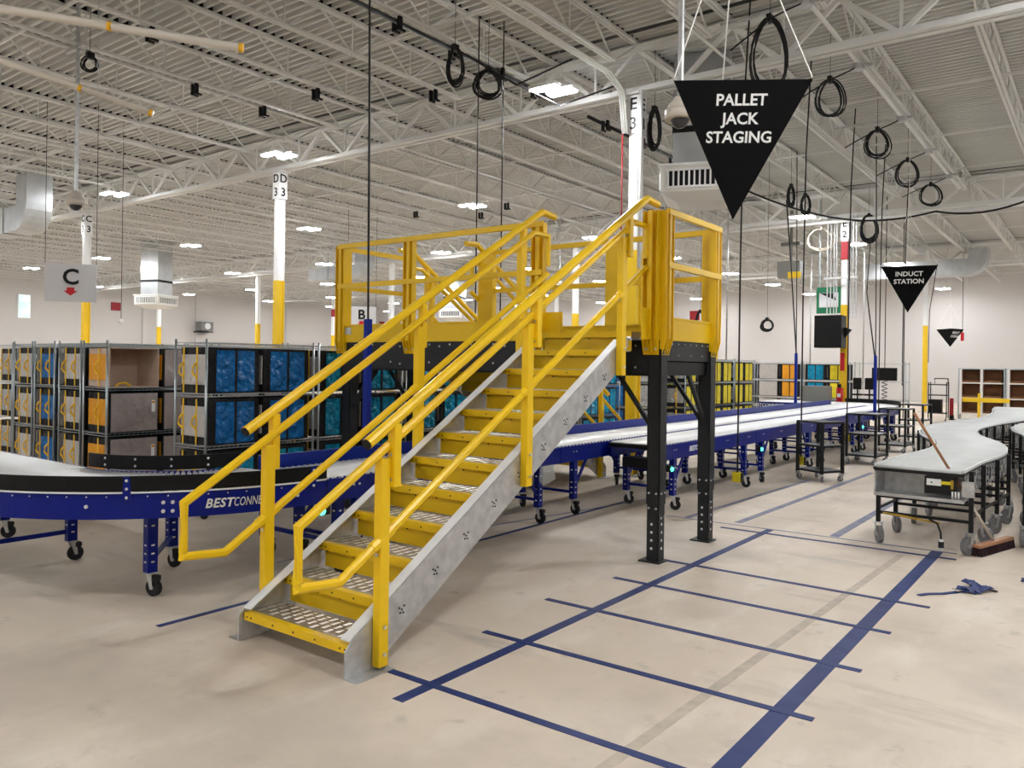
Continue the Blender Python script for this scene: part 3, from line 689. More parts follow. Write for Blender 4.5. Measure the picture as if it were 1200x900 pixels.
# ---------------------------------------------------------------- grey expandable conveyors
def catmull(P, n):
    out = []
    for i in range(len(P)-1):
        p0, p1, p2, p3 = P[max(0, i-1)], P[i], P[i+1], P[min(len(P)-1, i+2)]
        for k in range(n):
            t = k/n
            out.append(tuple(.5*(2*p1[j]+(p2[j]-p0[j])*t+(2*p0[j]-5*p1[j]+4*p2[j]-p3[j])*t*t+(3*p1[j]-p0[j]-3*p2[j]+p3[j])*t**3) for j in (0, 1)))
    out.append(P[-1]); return out
def resample(pts, step):
    out = [pts[0]]; acc = 0
    for a, b in zip(pts, pts[1:]):
        L = math.dist(a, b); d = step-acc
        while d <= L: out.append((a[0]+(b[0]-a[0])*d/L, a[1]+(b[1]-a[1])*d/L)); d += step
        acc = (acc+L) % step
    return out
def flex(P, label, W=.74, Z=.79, legstep=.66):
    T = thing('expandable_conveyor', label, 'conveyor', (P[0][0], P[0][1], 0), 0, 'grey expandable conveyors')
    pts = resample(catmull(P, 12), .055); n = len(pts)
    def fr(i):
        a = Vector(pts[max(0, i-4)]); b = Vector(pts[min(n-1, i+4)]); d = (b-a).normalized(); return Vector(pts[i]), d, Vector((d.y, -d.x))
    ro = MB(); la = MB(); ed = MB(); ln = [[], []]; up = [[], []]
    for i in range(n):
        c, d, s = fr(i); h = s*W/2
        ro.cyl((c.x-h.x*.97, c.y-h.y*.97, Z-.019), (c.x+h.x*.97, c.y+h.y*.97, Z-.019), .025, 8)
        for q, sg in ((0, -1), (1, 1)):
            e = c+h*sg*1.02; ln[q].append((e.x, e.y)); 
            if i % 2: la.bar((e.x, e.y, Z-.24), (e.x, e.y, Z-.03), .006, .022, (d.x, d.y, 0))
            if i % 8 == 0 and i+4 < n:
                c2, d2, s2 = fr(i+4); e2 = c2+s2*W/2*sg*1.02
                la.bar((e.x, e.y, Z-.22), (e2.x, e2.y, Z-.05), .006, .018); la.bar((e.x, e.y, Z-.05), (e2.x, e2.y, Z-.22), .006, .018)
    put('rollers', ro, 'rolld', T, stuff=True, smooth=True); put('scissor_lattice', la, 'flexs', T, stuff=True)
    for q in (0, 1):
        put('edge_strip', MB().strip(ln[q], .012, Z-.018, Z+.006), 'ltr', T); put('edge_band', MB().strip([(x, y) for x, y in ln[q]], .02, Z-.045, Z-.025), 'black', T)
    k = int(legstep/.055); idx = list(range(4, n, k))
    for li, i in enumerate(idx):
        c, d, s = fr(i); h = s*(W/2+.03); first = li == 0
        for sg in (-1, 1):
            e = c+h*sg
            lg = put('leg', MB().bar((e.x, e.y, .20), (e.x, e.y, Z-.02), .038, .038), 'blk', T)
            dk, mt = MB(), MB(); big = not (first and sg < 0)
            caster(dk, mt, e.x, e.y, .20, random.uniform(-2.2, -.7)+(0 if sg > 0 else -.3), r=.085, w_=.04)
            put('wheel', dk, 'wheelg', lg); put('caster_fork', mt, 'galv', lg)
        a, b = c-h, c+h
        for z in (.30, .46): put('cross_bar', MB().bar((a.x, a.y, z), (b.x, b.y, z), .024, .028), 'blk', T)
        if li+1 < len(idx):
            c2, d2, s2 = fr(idx[li+1])
            for sg in (-1, 1):
                e, e2 = c+h*sg, c2+s2*(W/2+.03)*sg; m_ = (e+e2)/2
                put('scissor_link', MB().bar((e.x, e.y, .34), (e2.x, e2.y, .34), .02, .025), 'blk', T)
    return T, fr
T, fr = flex([(-1.40, 8.20), (-1.36, 9.2), (-1.27, 10.4), (-1.42, 11.6), (-1.80, 12.9), (-1.97, 14.3), (-1.85, 16.2), (-1.60, 18.0), (-1.62, 20.0), (-1.80, 22.0), (-1.9, 23.6)], 'grey expandable roller conveyor winding away in an S, broom leaning on it')
# front control end
c, d, s = fr(0); h = s*.37
def PT(u, v, z): return (c.x+s.x*u-d.x*v, c.y+s.y*u-d.y*v, z)
def fbox(u0, u1, v0, v1, z0, z1): return MB().quadbox([PT(u0, v1, z0), PT(u1, v1, z0), PT(u1, v0, z0), PT(u0, v0, z0), PT(u0, v1, z1), PT(u1, v1, z1), PT(u1, v0, z1), PT(u0, v0, z1)])
put('end_pan', fbox(-.37, .37, -.3, .03, .50, .515), 'galv', T); put('end_back', fbox(-.37, .37, -.32, -.30, .5, .74), 'galv', T); put('end_side', fbox(-.38, -.365, -.3, .03, .50, .76), 'galv', T)
put('end_frame', fbox(-.38, .38, .01, .035, .735, .765), 'blk', T); put('end_lip', fbox(-.38, .38, .0, .04, .50, .53), 'galv', T)
cb = put('control_box', fbox(.05, .30, -.12, .0, .56, .72), 'blk', T); so = put('socket_plate', fbox(.07, .19, .0, .012, .64, .70), 'ltr', cb); put('socket_light', fbox(.105, .12, .012, .016, .66, .675), 'tgreen', so); put('control_label', fbox(.19, .27, .0, .008, .655, .685), 'tyel', cb); put('socket_plate', fbox(.27, .29, .0, .012, .62, .7), 'fyel', cb)
s2 = MB()
for k in range(3): s2.cyl(PT(.285+.025*k, .02, .53), PT(.285+.025*k, .02, .60), .008, 8)
put('connector', s2, 'ltr', T, smooth=True)
cn = put('corner_bracket', fbox(.36, .46, .0, .02, .56, .70), 'galv', T)
s2 = MB()
for z in (.6, .66):
    for u in (.40, .44): s2.ball(PT(u, .025, z), .010, 8, 4)
put('bolt', s2, 'chrome', cn)
put('yellow_cord', MB().tube([PT(-.3, .02, .335), PT(-.1, .03, .325), PT(.05, .03, .31), PT(.19, .03, .30)], .010, 6), 'fyel', T, smooth=True)
pc = put('hanging_cord', MB().tube([PT(.1, .04, .33), PT(.17, .05, .30), PT(.20, .05, .22), PT(.205, .05, .14)], .009, 6), 'cable', T, smooth=True)
put('plug', MB().cyl(PT(.205, .05, .14), PT(.205, .05, .085), .024, 10), 'rub', pc); put('plug_tip', MB().cyl(PT(.205, .05, .085), PT(.205, .05, .06), .016, 10).ball(PT(.205, .05, .145), .02, 8, 5), 'ltr', pc)
T, fr = flex([(-.22, 8.95), (-.26, 10), (-.36, 12), (-.58, 13.6), (-.85, 15.2), (-.7, 17.4), (-.2, 19.4), (.5, 21)], 'second grey expandable conveyor at the right edge of the photo')

# ---------------------------------------------------------------- push broom
T = thing('push_broom', 'push broom with brown handle leaning on the grey conveyor end', 'broom', (-.83, 8.68, 0))
a, b = Vector((-.945, 8.36, 0)), Vector((-.735, 9.05, 0)); d = (b-a).normalized(); n = Vector((-d.y, d.x, 0))
put('broom_block', MB().quadbox([a-n*.035+Vector((0, 0, .075)), b-n*.035+Vector((0, 0, .075)), b+n*.035+Vector((0, 0, .085)), a+n*.035+Vector((0, 0, .085)), a-n*.03+Vector((0, 0, .105)), b-n*.03+Vector((0, 0, .105)), b+n*.03+Vector((0, 0, .11)), a+n*.03+Vector((0, 0, .11))]), 'wood', T, bevel=.005)
s = MB(); rg = random.Random(2)
for i in range(46):
    for j in range(4):
        p = a+(b-a)*((i+.5)/46)+n*(-.027+.018*j); q = p+n*(-.012+.006*j)+d*rg.uniform(-.006, .006)
        s.bar((p.x, p.y, .08), (q.x, q.y, .002), .011, .012)
put('bristles', s, 'brist', T, stuff=True)
hb = Vector((-.84, 8.71, .10)); ht = Vector((-1.395, 7.93, 1.31))
hm = hb+(ht-hb)*.42
put('handle', MB().tube([hb, hm], .012, 8), 'ywht', T, smooth=True); put('handle_upper', MB().tube([hm, ht], .0125, 8), 'wood', T, smooth=True)

# ---------------------------------------------------------------- black shelf carts
def cart(x, y, rz, label, w_=.50, dp=.62):
    T = thing('shelf_cart', label, 'cart', (x, y, 0), rz, 'black three-shelf carts by the conveyor')
    for sx in (-1, 1):
        for sy in (-1, 1):
            lg = put('leg', MB().box(sx*w_/2-.02, sx*w_/2+.02, sy*dp/2-.02, sy*dp/2+.02, .12, .88), 'blk', T, world=False)
            d_, m_ = MB(), MB(); caster(d_, m_, sx*w_/2, sy*dp/2, .12, random.uniform(0, 6), r=.045, w_=.025)
            put('wheel', d_, 'wheelg', lg, world=False); put('caster_fork', m_, 'galv', lg, world=False)
    for z in (.14, .52, .875): put('shelf', MB().box(-w_/2-.015, w_/2+.015, -dp/2-.015, dp/2+.015, z, z+.03), 'blk', T, world=False)
    return T
cart(-3.50, 12.52, R(-28), 'black three-shelf cart nearest the platform, beside a yellow pendant box', .48, .42)
cart(-3.48, 15.4, R(-6), 'second black three-shelf cart beside the blue conveyor')
cart(-3.50, 18.0, R(-4), 'third black three-shelf cart beside the blue conveyor')
cart(-3.60, 20.6, R(-5), 'fourth black three-shelf cart by the end of the blue conveyor', .5, .7)
T = thing('tall_cart', 'tall black shelf cart with handle and black crate near the far wall', 'cart', (-4.55, 30, 0))
for sx in (-.27, .27):
    for sy in (-.2, .2): put('leg', MB().bar((-4.55+sx, 30+sy, .1), (-4.55+sx, 30+sy, 1.30), .03, .03), 'blk', T)
for z in (.25, .85, 1.2): put('shelf', MB().box(-4.84, -4.26, 29.78, 30.22, z, z+.035), 'blk', T)
put('handle', MB().tube([(-4.7, 30.2, 1.25), (-4.7, 30.2, 1.42), (-4.3, 30.2, 1.42), (-4.3, 30.2, 1.25)], .016, 6), 'blk', T)
for sx in (-.25, .25): put('wheel', MB().cyl((-4.55+sx-.02, 29.8, .05), (-4.55+sx+.02, 29.8, .05), .05, 10), 'wheelg', T)
solo('crate', MB().box(-4.82, -4.45, 29.8, 30.2, .286, .72), 'black', 'black crate standing on the bottom shelf of the tall cart', 'crate')

# ---------------------------------------------------------------- racks with fabric tote cubes
def make_rack(L_=1.43, D=.6):
    """long side along Y, open face +X; origin at near corner of the +X face, shelves z .2 .78 1.33 1.9"""
    T = thing('wire_rack', '', 'rack', (0, 0, 0), 0, 'wire racks full of tote cubes')
    for x in (-D, 0):
        for y in (0, L_): put('upright', MB().cyl((x, y, .08), (x, y, 1.93), .014, 8), 'wire', T, world=False, smooth=True); 
    for z in (.2, .77, 1.335, 1.89):
        s = MB()
        for dz in (0, .03):
            s.bar((0, 0, z+dz-.03), (0, L_, z+dz-.03), .008, .008); s.bar((-D, 0, z+dz-.03), (-D, L_, z+dz-.03), .008, .008); s.bar((-D, 0, z+dz-.03), (0, 0, z+dz-.03), .008, .008); s.bar((-D, L_, z+dz-.03), (0, L_, z+dz-.03), .008, .008)
        for k in range(24): y = L_*(k+.5)/24; s.bar((-D, y, z), (0, y, z), .005, .004); s.bar((0, y, z-.03), (0, y+L_/48, z), .004, .004)
        put('wire_shelf', s, 'wire', T, world=False)
    for x in (-D, 0):
        for y in (0, L_): put('caster', MB().cyl((x-.015, y, .04), (x+.015, y, .04), .04, 10), 'rub', T, world=False)
    return T
def make_cube(side, end, ek='straps'):
    """.55 deep (X), .64 long (Y), .50 high; origin at near bottom corner of the +X face"""
    T = thing('tote_cube', '', 'tote', (0, 0, 0), 0, 'fabric tote cubes in the wire racks')
    D, L_, H = .54, .64, .50
    if side == 'open':
        s = MB()
        for b in ((-D, -D+.01, 0, L_, 0, H), (-D, 0, 0, .01, 0, H), (-D, 0, L_-.01, L_, 0, H), (-D, 0, 0, L_, 0, .01), (-D, 0, 0, L_, H-.01, H)): s.box(*b)
        put('body', s, 'tbeige', T, world=False)
        put('handle', MB().tube([(-.06, .10, .012), (-.08, .16, .05), (-.07, .24, .06), (-.06, .30, .012)], .012, 6), 'strapy', T, world=False)
    else:
        put('body', MB().box(-D, 0, 0, L_, 0, H), 'tblack', T, world=False, bevel=.01)
        if side in ('tblue', 'tteal', 'tyel', 'tgreen', 'torg'):
            put('side_panel', MB().box(0, .012, .09, .57, .015, .47), side, T, world=False, bevel=.006)
            put('strap', MB().box(.012, .02, .315, .34, 0, H), 'tblack', T, world=False)
        else:
            put('side_panel', MB().box(0, .014, .02, .62, .01, .49), side, T, world=False, bevel=.006)
            if side == 'ttaupe': lb = put('tag', MB().box(.014, .018, .54, .585, .25, .40), 'ltr', T, world=False); put('tag_mark', MB().box(.018, .02, .545, .58, .36, .39), 'torg', lb, world=False)
    put('end_panel', MB().box(-D+.03, -.02, -.012, 0, .09, .42), end, T, world=False, bevel=.006)
    sy = []
    if end != 'tyel2':
        for u in ((-.46, -.20) if end != 'torg' else (-.24,)):
            st = put('yellow_strap', MB().box(u-.013, u+.013, -.018, -.012, .0, .5), 'strapy', T, world=False)
            put('handle', MB().tube([(u, -.02, .33), (u-.03, -.045, .28), (u-.035, -.05, .22), (u, -.02, .17)], .012, 5), 'strapy', st, world=False)
    return T
proto_rack = [None]; cubes = {}
def rack(x, y, rz, label):
    if proto_rack[0] is None:
        t = make_rack(); proto_rack[0] = t; t.location = (x, y, 0); t.rotation_euler = (0, 0, rz); t['label'] = label; return t
    return dup(proto_rack[0], (x, y, 0), rz, label)
def cube(kind, x, y, z, rz, label):
    if kind not in cubes:
        t = make_cube(*kind); cubes[kind] = t; t.location = (x, y, z); t.rotation_euler = (0, 0, rz); t['label'] = label; return t
    return dup(cubes[kind], (x, y, z), rz, label)
LV = ['bottom', 'middle', 'top']; ZL = [.205, .775, 1.34]
CN = {'tblue': 'blue', 'tteal': 'teal', 'tyel': 'yellow', 'tgreen': 'green', 'torg': 'orange', 'tgrey': 'light grey', 'ttaupe': 'taupe', 'open': 'open beige', 'tsilver': 'silver grey', 'tblack': 'black'}
def fill(x, y, rz, rdesc, kinds):
    """kinds: function(level, slot) -> kind or None"""
    rack(x, y, rz, 'wire rack '+rdesc)
    for l in range(3):
        for s_ in range(2):
            kd = kinds(l, s_)
            if kd is None: continue
            dx, dy = -.03, .045+s_*.695; c, s2 = math.cos(rz), math.sin(rz)
            cube(kd, x+dx*c-dy*s2, y+dx*s2+dy*c, ZL[l], rz, '%s tote cube, %s shelf, %s, rack %s' % (CN[kd[0]], LV[l], ('near', 'far')[s_] if not rz else ('left', 'right')[s_], rdesc))
EW, EO, EB = 'tgrey', 'torg', 'tblue'
fill(-7.7, 4.82, 0, 'nearest the staircase', lambda l, s: (('tblue' if l else 'tteal'), EW))
for i, nm in enumerate(['second behind the black curve', 'left of the platform', 'under the platform end', 'behind the stairs', 'beyond the platform']):
    fill(-7.7, 4.82+1.51*(i+1), 0, nm, lambda l, s: ('tteal', EW))
fill(-9.85, 4.82, 0, 'with open beige cube', lambda l, s: (('open' if l == 2 else 'ttaupe') if s == 0 or l < 2 else 'ttaupe', EO))
fill(-9.85, 6.36, 0, 'behind the open beige cube', lambda l, s: ('ttaupe', EO))
fill(-10.53, 4.82, 0, 'left of the orange cubes', lambda l, s: ('tblack', EW))
fill(-11.27, 4.82, 0, 'with blue ends at the left', lambda l, s: ('tgrey', EB))
fill(-11.95, 4.82, 0, 'with pale ends at the far left', lambda l, s: ('tgrey', EW))
fill(-13.6, 5.2, 0, 'near one at the left edge', lambda l, s: ('tsilver', 'tsilver'))
fill(-13.6, 6.7, 0, 'far one at the left edge', lambda l, s: ('tsilver', 'tsilver'))
for i in range(3): fill(-7.75, 16.95+1.51*i, 0, 'front yellow row, %s from platform' % ORD[i], lambda l, s: ('tyel', 'tsilver'))
for i in range(3): fill(-9.3, 17.5+1.51*i, 0, 'back yellow row, %s from platform' % ORD[i], lambda l, s: ('tyel', 'tsilver'))
# rack row facing the camera behind the platform
cl = [['tgreen', 'torg'], ['torg', 'tblue'], ['tblue', 'tsilver']]
for i in range(3):
    fill(-12.6+i*1.51, 16.2, -PI/2, 'mixed row beyond the platform, %s from left' % ORD[i], lambda l, s, i=i: ((cl[i][s] if not (l == 2 and i == 0) else 'torg'), EW))
cl2 = [['tgrey', 'ttaupe'], ['tgrey', 'torg'], ['tteal', 'tyel']]
for i in range(3):
    fill(-10.9+i*1.51, 26.2, -PI/2, 'beyond far conveyor, %s from left' % ORD[i], lambda l, s, i=i: (cl2[i][s] if not (s == 1 and l == 0) else 'tsilver', EW))
rack(-6.3, 26.2, -PI/2, 'empty wire rack right of column E2')
# brown cardboard cubby racks at the right
def cubby(x, y, label):
    T = thing('cubby_rack', label, 'rack', (x, y, 0), 0, 'brown cubby racks near the far wall')
    for u in (0, 1.38): put('upright', MB().box(x+u-.02, x+u+.02, y-.02, y+.55, 0, 1.80), 'wire', T)
    for z in (.20, .74, 1.27, 1.77): put('shelf', MB().box(x, x+1.38, y-.01, y+.55, z-.02, z+.02), 'cardw' if z < 1.7 else 'wire', T)
    put('divider', MB().box(x+.66, x+.74, y-.015, y+.5, .2, 1.77), 'cardw', T); put('back_panel', MB().box(x, x+1.38, y+.5, y+.52, .2, 1.75), 'card', T); put('side_board', MB().box(x+.02, x+.10, y-.012, y, .2, 1.77), 'cardw', T)
    for l, z in enumerate((.24, .78, 1.31)):
        for s_ in range(2):
            bx = x+.11+s_*.65; q = MB().box(bx, bx+.54, y+.0, y+.01, z, z+.05); q.box(bx, bx+.54, y+.4, y+.45, z, z+.42); q.box(bx, bx+.01, y, y+.45, z, z+.42); q.box(bx+.53, bx+.54, y, y+.45, z, z+.42); q.box(bx, bx+.54, y, y+.45, z-.015, z)
            solo('cardboard_bin', q, 'card', 'brown cardboard bin, %s row, %s bin of the %s' % (LV[l], ('left', 'right')[s_], label.split(',')[0]), 'bin', 'brown bins in the cubby racks')
    return T
cubby(-4.22, 32, 'left cubby rack, white framed with brown bins near the far wall'); cubby(-2.78, 32, 'middle cubby rack, white framed with brown bins near the far wall'); cubby(-1.32, 32, 'right cubby rack, white framed with brown bins near the far wall')
T = thing('yellow_barrier', 'yellow T-shaped barrier standing in front of the brown cubby racks', 'barrier', (-3.4, 30.5, 0))
put('post', MB().box(-3.46, -3.38, 30.46, 30.54, 0, .95), 'colyel', T); put('crossbar', MB().box(-3.9, -2.55, 30.44, 30.5, .66, .80), 'colyel', T)
T = thing('hand_truck', 'small red and black hand truck left of the brown cubby racks', 'cart', (-4.25, 30.8, 0))
put('frame', MB().box(-4.33, -4.21, 30.78, 30.84, .1, .75), 'dred', T); put('wheel', MB().cyl((-4.32, 30.8, .09), (-4.2, 30.8, .09), .09, 10), 'rub', T); put('toe_plate', MB().box(-4.35, -4.12, 30.55, 30.78, .03, .05), 'blk', T)

# ---------------------------------------------------------------- hanging signs
def tri_sign(cx, cy, ztop, W, Hh, ang, label, lines, size, ropes=True, dz=1.9):
    T = thing('hanging_sign', label, 'sign', (cx, cy, ztop), 0, 'black inverted pyramid signs')
    u = Vector((math.cos(ang), math.sin(ang), 0)); b = Vector((-math.sin(ang), math.cos(ang), 0))
    A = Vector((cx, cy, ztop))-u*W/2; B = Vector((cx, cy, ztop))+u*W/2; C = Vector((cx, cy, ztop))+b*W*.866; D = Vector((cx, cy, ztop-Hh))+b*W*.289
    s = MB(); s.v = [tuple(p) for p in (A, B, C, D)]; s.f = [(0, 3, 1), (1, 3, 2), (2, 3, 0), (0, 1, 2)]
    s.f = [(0, 3, 1)[::1], (1, 3, 2), (2, 3, 0), (0, 1, 2)]
    put('panel', s, 'sign', T)
    nrm = (B-A).cross(D-A).normalized(); nrm = -nrm if nrm.dot(b) > 0 else nrm
    up = (Vector((cx, cy, ztop))-D).normalized()
    for i, ln in enumerate(lines): lettering(ln, size, 'ltr', Vector((cx, cy, ztop))-up*(size*1.25+size*1.16*i)+nrm*.003, u, T, up=up, offset=size*.022, ext=.001)
    top = Vector((cx, cy, ztop+dz*.55))+b*W*.3
    for p in (A, B, C): put('rope', MB().tube([p+(top-p)*.01, top], .005, 5), 'rope', T)
    put('rope', MB().tube([top, Vector((top.x, top.y, 6.71))], .005, 5), 'rope', T)
    return T
tri_sign(-2.04, 5.33, 3.69, .95, .92, R(33), 'large black triangular PALLET JACK STAGING sign hanging near the camera', ['PALLET', 'JACK', 'STAGING'], .108, dz=2.6)
tri_sign(-2.86, 15.6, 3.56, .92, .82, R(14), 'black triangular INDUCT STATION sign hanging beyond the grey conveyor', ['INDUCT', 'STATION'], .118, dz=1.8)
tri_sign(-5.35, 40.0, 3.55, 1.1, .8, R(70), 'small distant black pyramid sign near the far wall', ['INDUCT', 'STATION'], .15, dz=2)
def board(cx, cy, zc, W, Hh, ang, label, ch, size):
    T = thing('hanging_sign', label, 'sign', (cx, cy, zc-Hh/2), 0, 'white letter signs hung from the roof')
    u = Vector((math.cos(ang), math.sin(ang), 0)); n = Vector((math.sin(ang), -math.cos(ang), 0)); c = Vector((cx, cy, zc)); Z = Vector((0, 0, 1))
    put('panel', MB().prism([c-u*W/2-Z*Hh/2, c+u*W/2-Z*Hh/2, c+u*W/2+Z*Hh/2, c-u*W/2+Z*Hh/2], n*-.015), 'signw', T)
    lettering(ch, size, 'black', c+Z*Hh*.14+n*.006, u, T, offset=size*.025)
    q = c-Z*Hh*.2+n*.004; a = size*.16
    put('arrow', MB().prism([q-u*a+Z*a*.9, q-u*a-Z*a*.1, q-u*a*1.9-Z*a*.1, q-Z*a*1.5, q+u*a*1.9-Z*a*.1, q+u*a-Z*a*.1, q+u*a+Z*a*.9], n*.003), 'red', T)
    for s_ in (-1, 1): put('wire', MB().cyl(c+u*W/2*.98*s_+Z*Hh/2, (c+u*W/2*.98*s_).to_2d().to_3d()+Z*6.71, .006, 5), 'cable', T)
    return T
board(-16.2, 7.2, 3.17, .92, .74, R(52), 'white square sign with black letter C and red down arrow', 'C', .42)
board(-19.0, 17.3, 3.1, .92, .74, R(40), 'white square sign with black letter B seen through the platform rails', 'B', .42)
# wall signs and gear
solo('wall_panel', MB().box(XL, XL+.05, 25.15, 25.75, 4.8, 5.32), 'dred', 'dark red square panel on the left wall right of the C sign', 'panel')
solo('wall_panel', MB().box(-21.45, -20.8, YB-.05, YB, 4.68, 5.28), 'dred', 'dark red square panel on the far wall seen under the right railing', 'panel')
solo('wall_panel', MB().box(-49.9, -49.3, YB-.05, YB, 4.6, 5.2), 'dred', 'dark red square panel on the far wall at its left corner', 'panel')
solo('exit_sign', MB().box(-33.6, -33.2, 24.8, 24.86, 4.0, 4.35).box(-33.41, -33.39, 24.82, 24.84, 4.35, 6.71), 'exitr', 'lit red exit sign left of the column D3', 'sign')
T = thing('wall_heater', 'dark grey heater box on brackets on the left wall', 'heater', (XL+.5, 31.4, 4.0))
put('case', MB().box(XL+.2, XL+1.0, 30.9, 31.8, 3.75, 4.35), 'boxg', T, bevel=.02); put('fan_guard', MB().cyl((XL+1.0, 31.35, 4.05), (XL+1.03, 31.35, 4.05), .22, 12), 'signw', T); put('bracket', MB().box(XL, XL+1.0, 30.9, 31.8, 3.62, 3.70), 'blk', T)
T = thing('speaker_cabinet', 'large black speaker cabinet mounted on column E2', 'speaker', (-6.12, 22.95, 2.28))
put('cabinet', MB().box(-6.52, -5.80, 22.6, 23.12, 2.28, 3.17), 'black', T, bevel=.01); put('side_horn', MB().prism([(-5.80, 22.9, 2.55), (-5.80, 22.9, 2.85), (-5.62, 22.9, 2.78)], (0, .1, 0)), 'black', T)
T = thing('green_sign', 'green framed hanging sign left of column E2', 'sign', (-6.9, 24.4, 3.2))
put('panel', MB().box(-6.98, -6.28, 24.4, 24.43, 3.34, 4.12), 'sgreen', T); put('rod', MB().box(-6.92, -6.88, 24.4, 24.43, 4.12, 6.71), 'wire', T); put('picture', MB().box(-6.90, -6.36, 24.38, 24.40, 3.52, 3.95), 'signw', T); put('picture_mark', MB().prism([(-6.88, 24.37, 3.94), (-6.5, 24.37, 3.94), (-6.4, 24.37, 3.7)], (0, .01, 0)), 'black', T)
T = thing('ceiling_heater', 'ceiling mounted projector-like unit with yellow tag left of column E2', 'equipment', (-8.0, 25.5, 4.6))
put('case', MB().box(-8.5, -7.8, 25.4, 25.7, 4.6, 5.1), 'boxg', T); put('yellow_tag', MB().box(-8.15, -7.75, 25.36, 25.4, 4.55, 4.75), 'colyel', T); put('stem', MB().cyl((-8.1, 25.5, 5.1), (-8.1, 25.5, 6.71), .05, 8), 'boxg', T); put('mount', MB().box(-8.4, -7.8, 25.4, 25.6, 5.6, 5.7), 'boxg', T)
solo('floor_cabinet', MB().box(-6.75, -6.10, 22.4, 22.9, .0, 1.22), 'boxg', 'grey metal cabinet at the foot of column E2', 'cabinet', bevel=.01)
T = thing('fire_extinguisher', 'red fire extinguisher on the yellow column E2', 'extinguisher', (-5.92, 22.95, .8))
put('bottle', MB().cyl((-5.93, 23.02, .75), (-5.93, 23.02, 1.18), .09, 12), 'red', T, smooth=True); put('valve', MB().box(-5.97, -5.89, 22.98, 23.04, 1.18, 1.28), 'blk', T); put('tag', MB().box(-5.97, -5.88, 22.92, 22.935, .92, 1.02), 'ltr', T)
solo('warning_sign', MB().box(-5.96, -5.85, 23.15, 23.17, 1.65, 2.15), 'red', 'narrow red warning sign on yellow column E2', 'sign')
T = thing('hanging_monitor', 'black monitor hung from the roof beyond the conveyors', 'monitor', (-5.15, 24.7, 1.4))
put('screen', MB().box(-5.50, -4.83, 24.8, 24.86, 1.38, 1.75), 'black', T); put('stem', MB().cyl((-5.16, 24.83, 1.75), (-5.16, 24.83, 6.71), .012, 6), 'cable', T)
put('coiled_cord', MB().tube([(-5.16+.07*math.cos(t*.9), 24.83+.07*math.sin(t*.9), 1.38-t*.016) for t in range(44)], .01, 5), 'cable', T)
for i, x in enumerate((-5.95, -5.62)):
    T = thing('stool', 'small black seat on a post, %s one by the black guard' % ('left', 'right')[i], 'stool', (x, 25.0, 0)); put('backrest', MB().box(x-.12, x+.12, 25, 25.05, 1.1, 1.45), 'black', T, bevel=.02); put('post', MB().box(x-.02, x+.02, 25.05, 25.09, 0, 1.1), 'blk', T); put('seat', MB().box(x-.14, x+.14, 25.05, 25.3, .92, .97), 'black', T)
solo('dark_plaque', MB().box(-3.25, -2.6, YB-.06, YB, 4.0, 4.4), 'black', 'small black box on the far wall at the right edge', 'box')

# ---------------------------------------------------------------- ducts and diffusers
def diffuser(x, y, z, label, s_=1.22, top=6.7):
    T = thing('air_diffuser', label, 'diffuser', (x, y, z), R(20)); h = s_/2
    def bx(*a): return MB().box(*a)
    sh = bx(-h, h, -h, h, 0, .42); put('box', MB().prism([(-h, -h, .05), (h, -h, .05), (h, -h, .45), (-h, -h, .45)], (0, s_, 0)), 'pvc', T, world=False)
    put('bottom_pan', MB().quadbox([(-h*.6, -h*.6, -.08), (h*.6, -h*.6, -.08), (h*.6, h*.6, -.08), (-h*.6, h*.6, -.08), (-h, -h, .05), (h, -h, .05), (h, h, .05), (-h, h, .05)]), 'pvc', T, world=False)
    put('top_flange', bx(-h-.03, h+.03, -h-.03, h+.03, .45, .49), 'white', T, world=False)
    for q, (ax, sg) in enumerate((('y', -1), ('x', 1), ('x', -1))):
        fr_ = MB(); sl = MB(); dk = MB()
        def B(u0, u1, v0, v1, z0, z1):
            if ax == 'y': return (u0, u1, sg*v0 if sg > 0 else -v1, sg*v1 if sg > 0 else -v0, z0, z1)
            return (sg*v0 if sg > 0 else -v1, sg*v1 if sg > 0 else -v0, u0, u1, z0, z1)
        dk.box(*B(-h*.8, h*.8, h, h+.004, .13, .37)); 
        g_ = put('grille', dk, 'black', T, world=False)
        for k in range(13): u = -h*.8+h*1.6*k/12; sl.box(*B(u-.013, u+.013, h, h+.03, .12, .38))
        for zz in (.10, .37): sl.box(*B(-h*.85, h*.85, h, h+.03, zz, zz+.03))
        put('grille_bars', sl, 'white', g_, world=False)
    d = s_*.36
    put('drop_duct', MB().box(-d, d, -d, d, .49, top-z), 'duct', T, world=False)
    put('duct_band', MB().box(-d-.012, d+.012, -d-.012, d+.012, 1.02, 1.12), 'black', T, world=False)
    for s2_ in (-1, 1): put('hanger_wire', MB().cyl((s2_*h, -h, .49), (s2_*h, -h, 6.3-z), .004, 4), 'wire', T, world=False)
    return T
diffuser(-5.35, 12.25, 4.42, 'cream air diffuser box with galvanised drop duct behind the big triangular sign')
diffuser(-32.6, 18.0, 3.95, 'white air diffuser on a drop duct right of the C sign')
diffuser(-26.5, 30.4, 3.95, 'distant white air diffuser seen through the left platform railing')
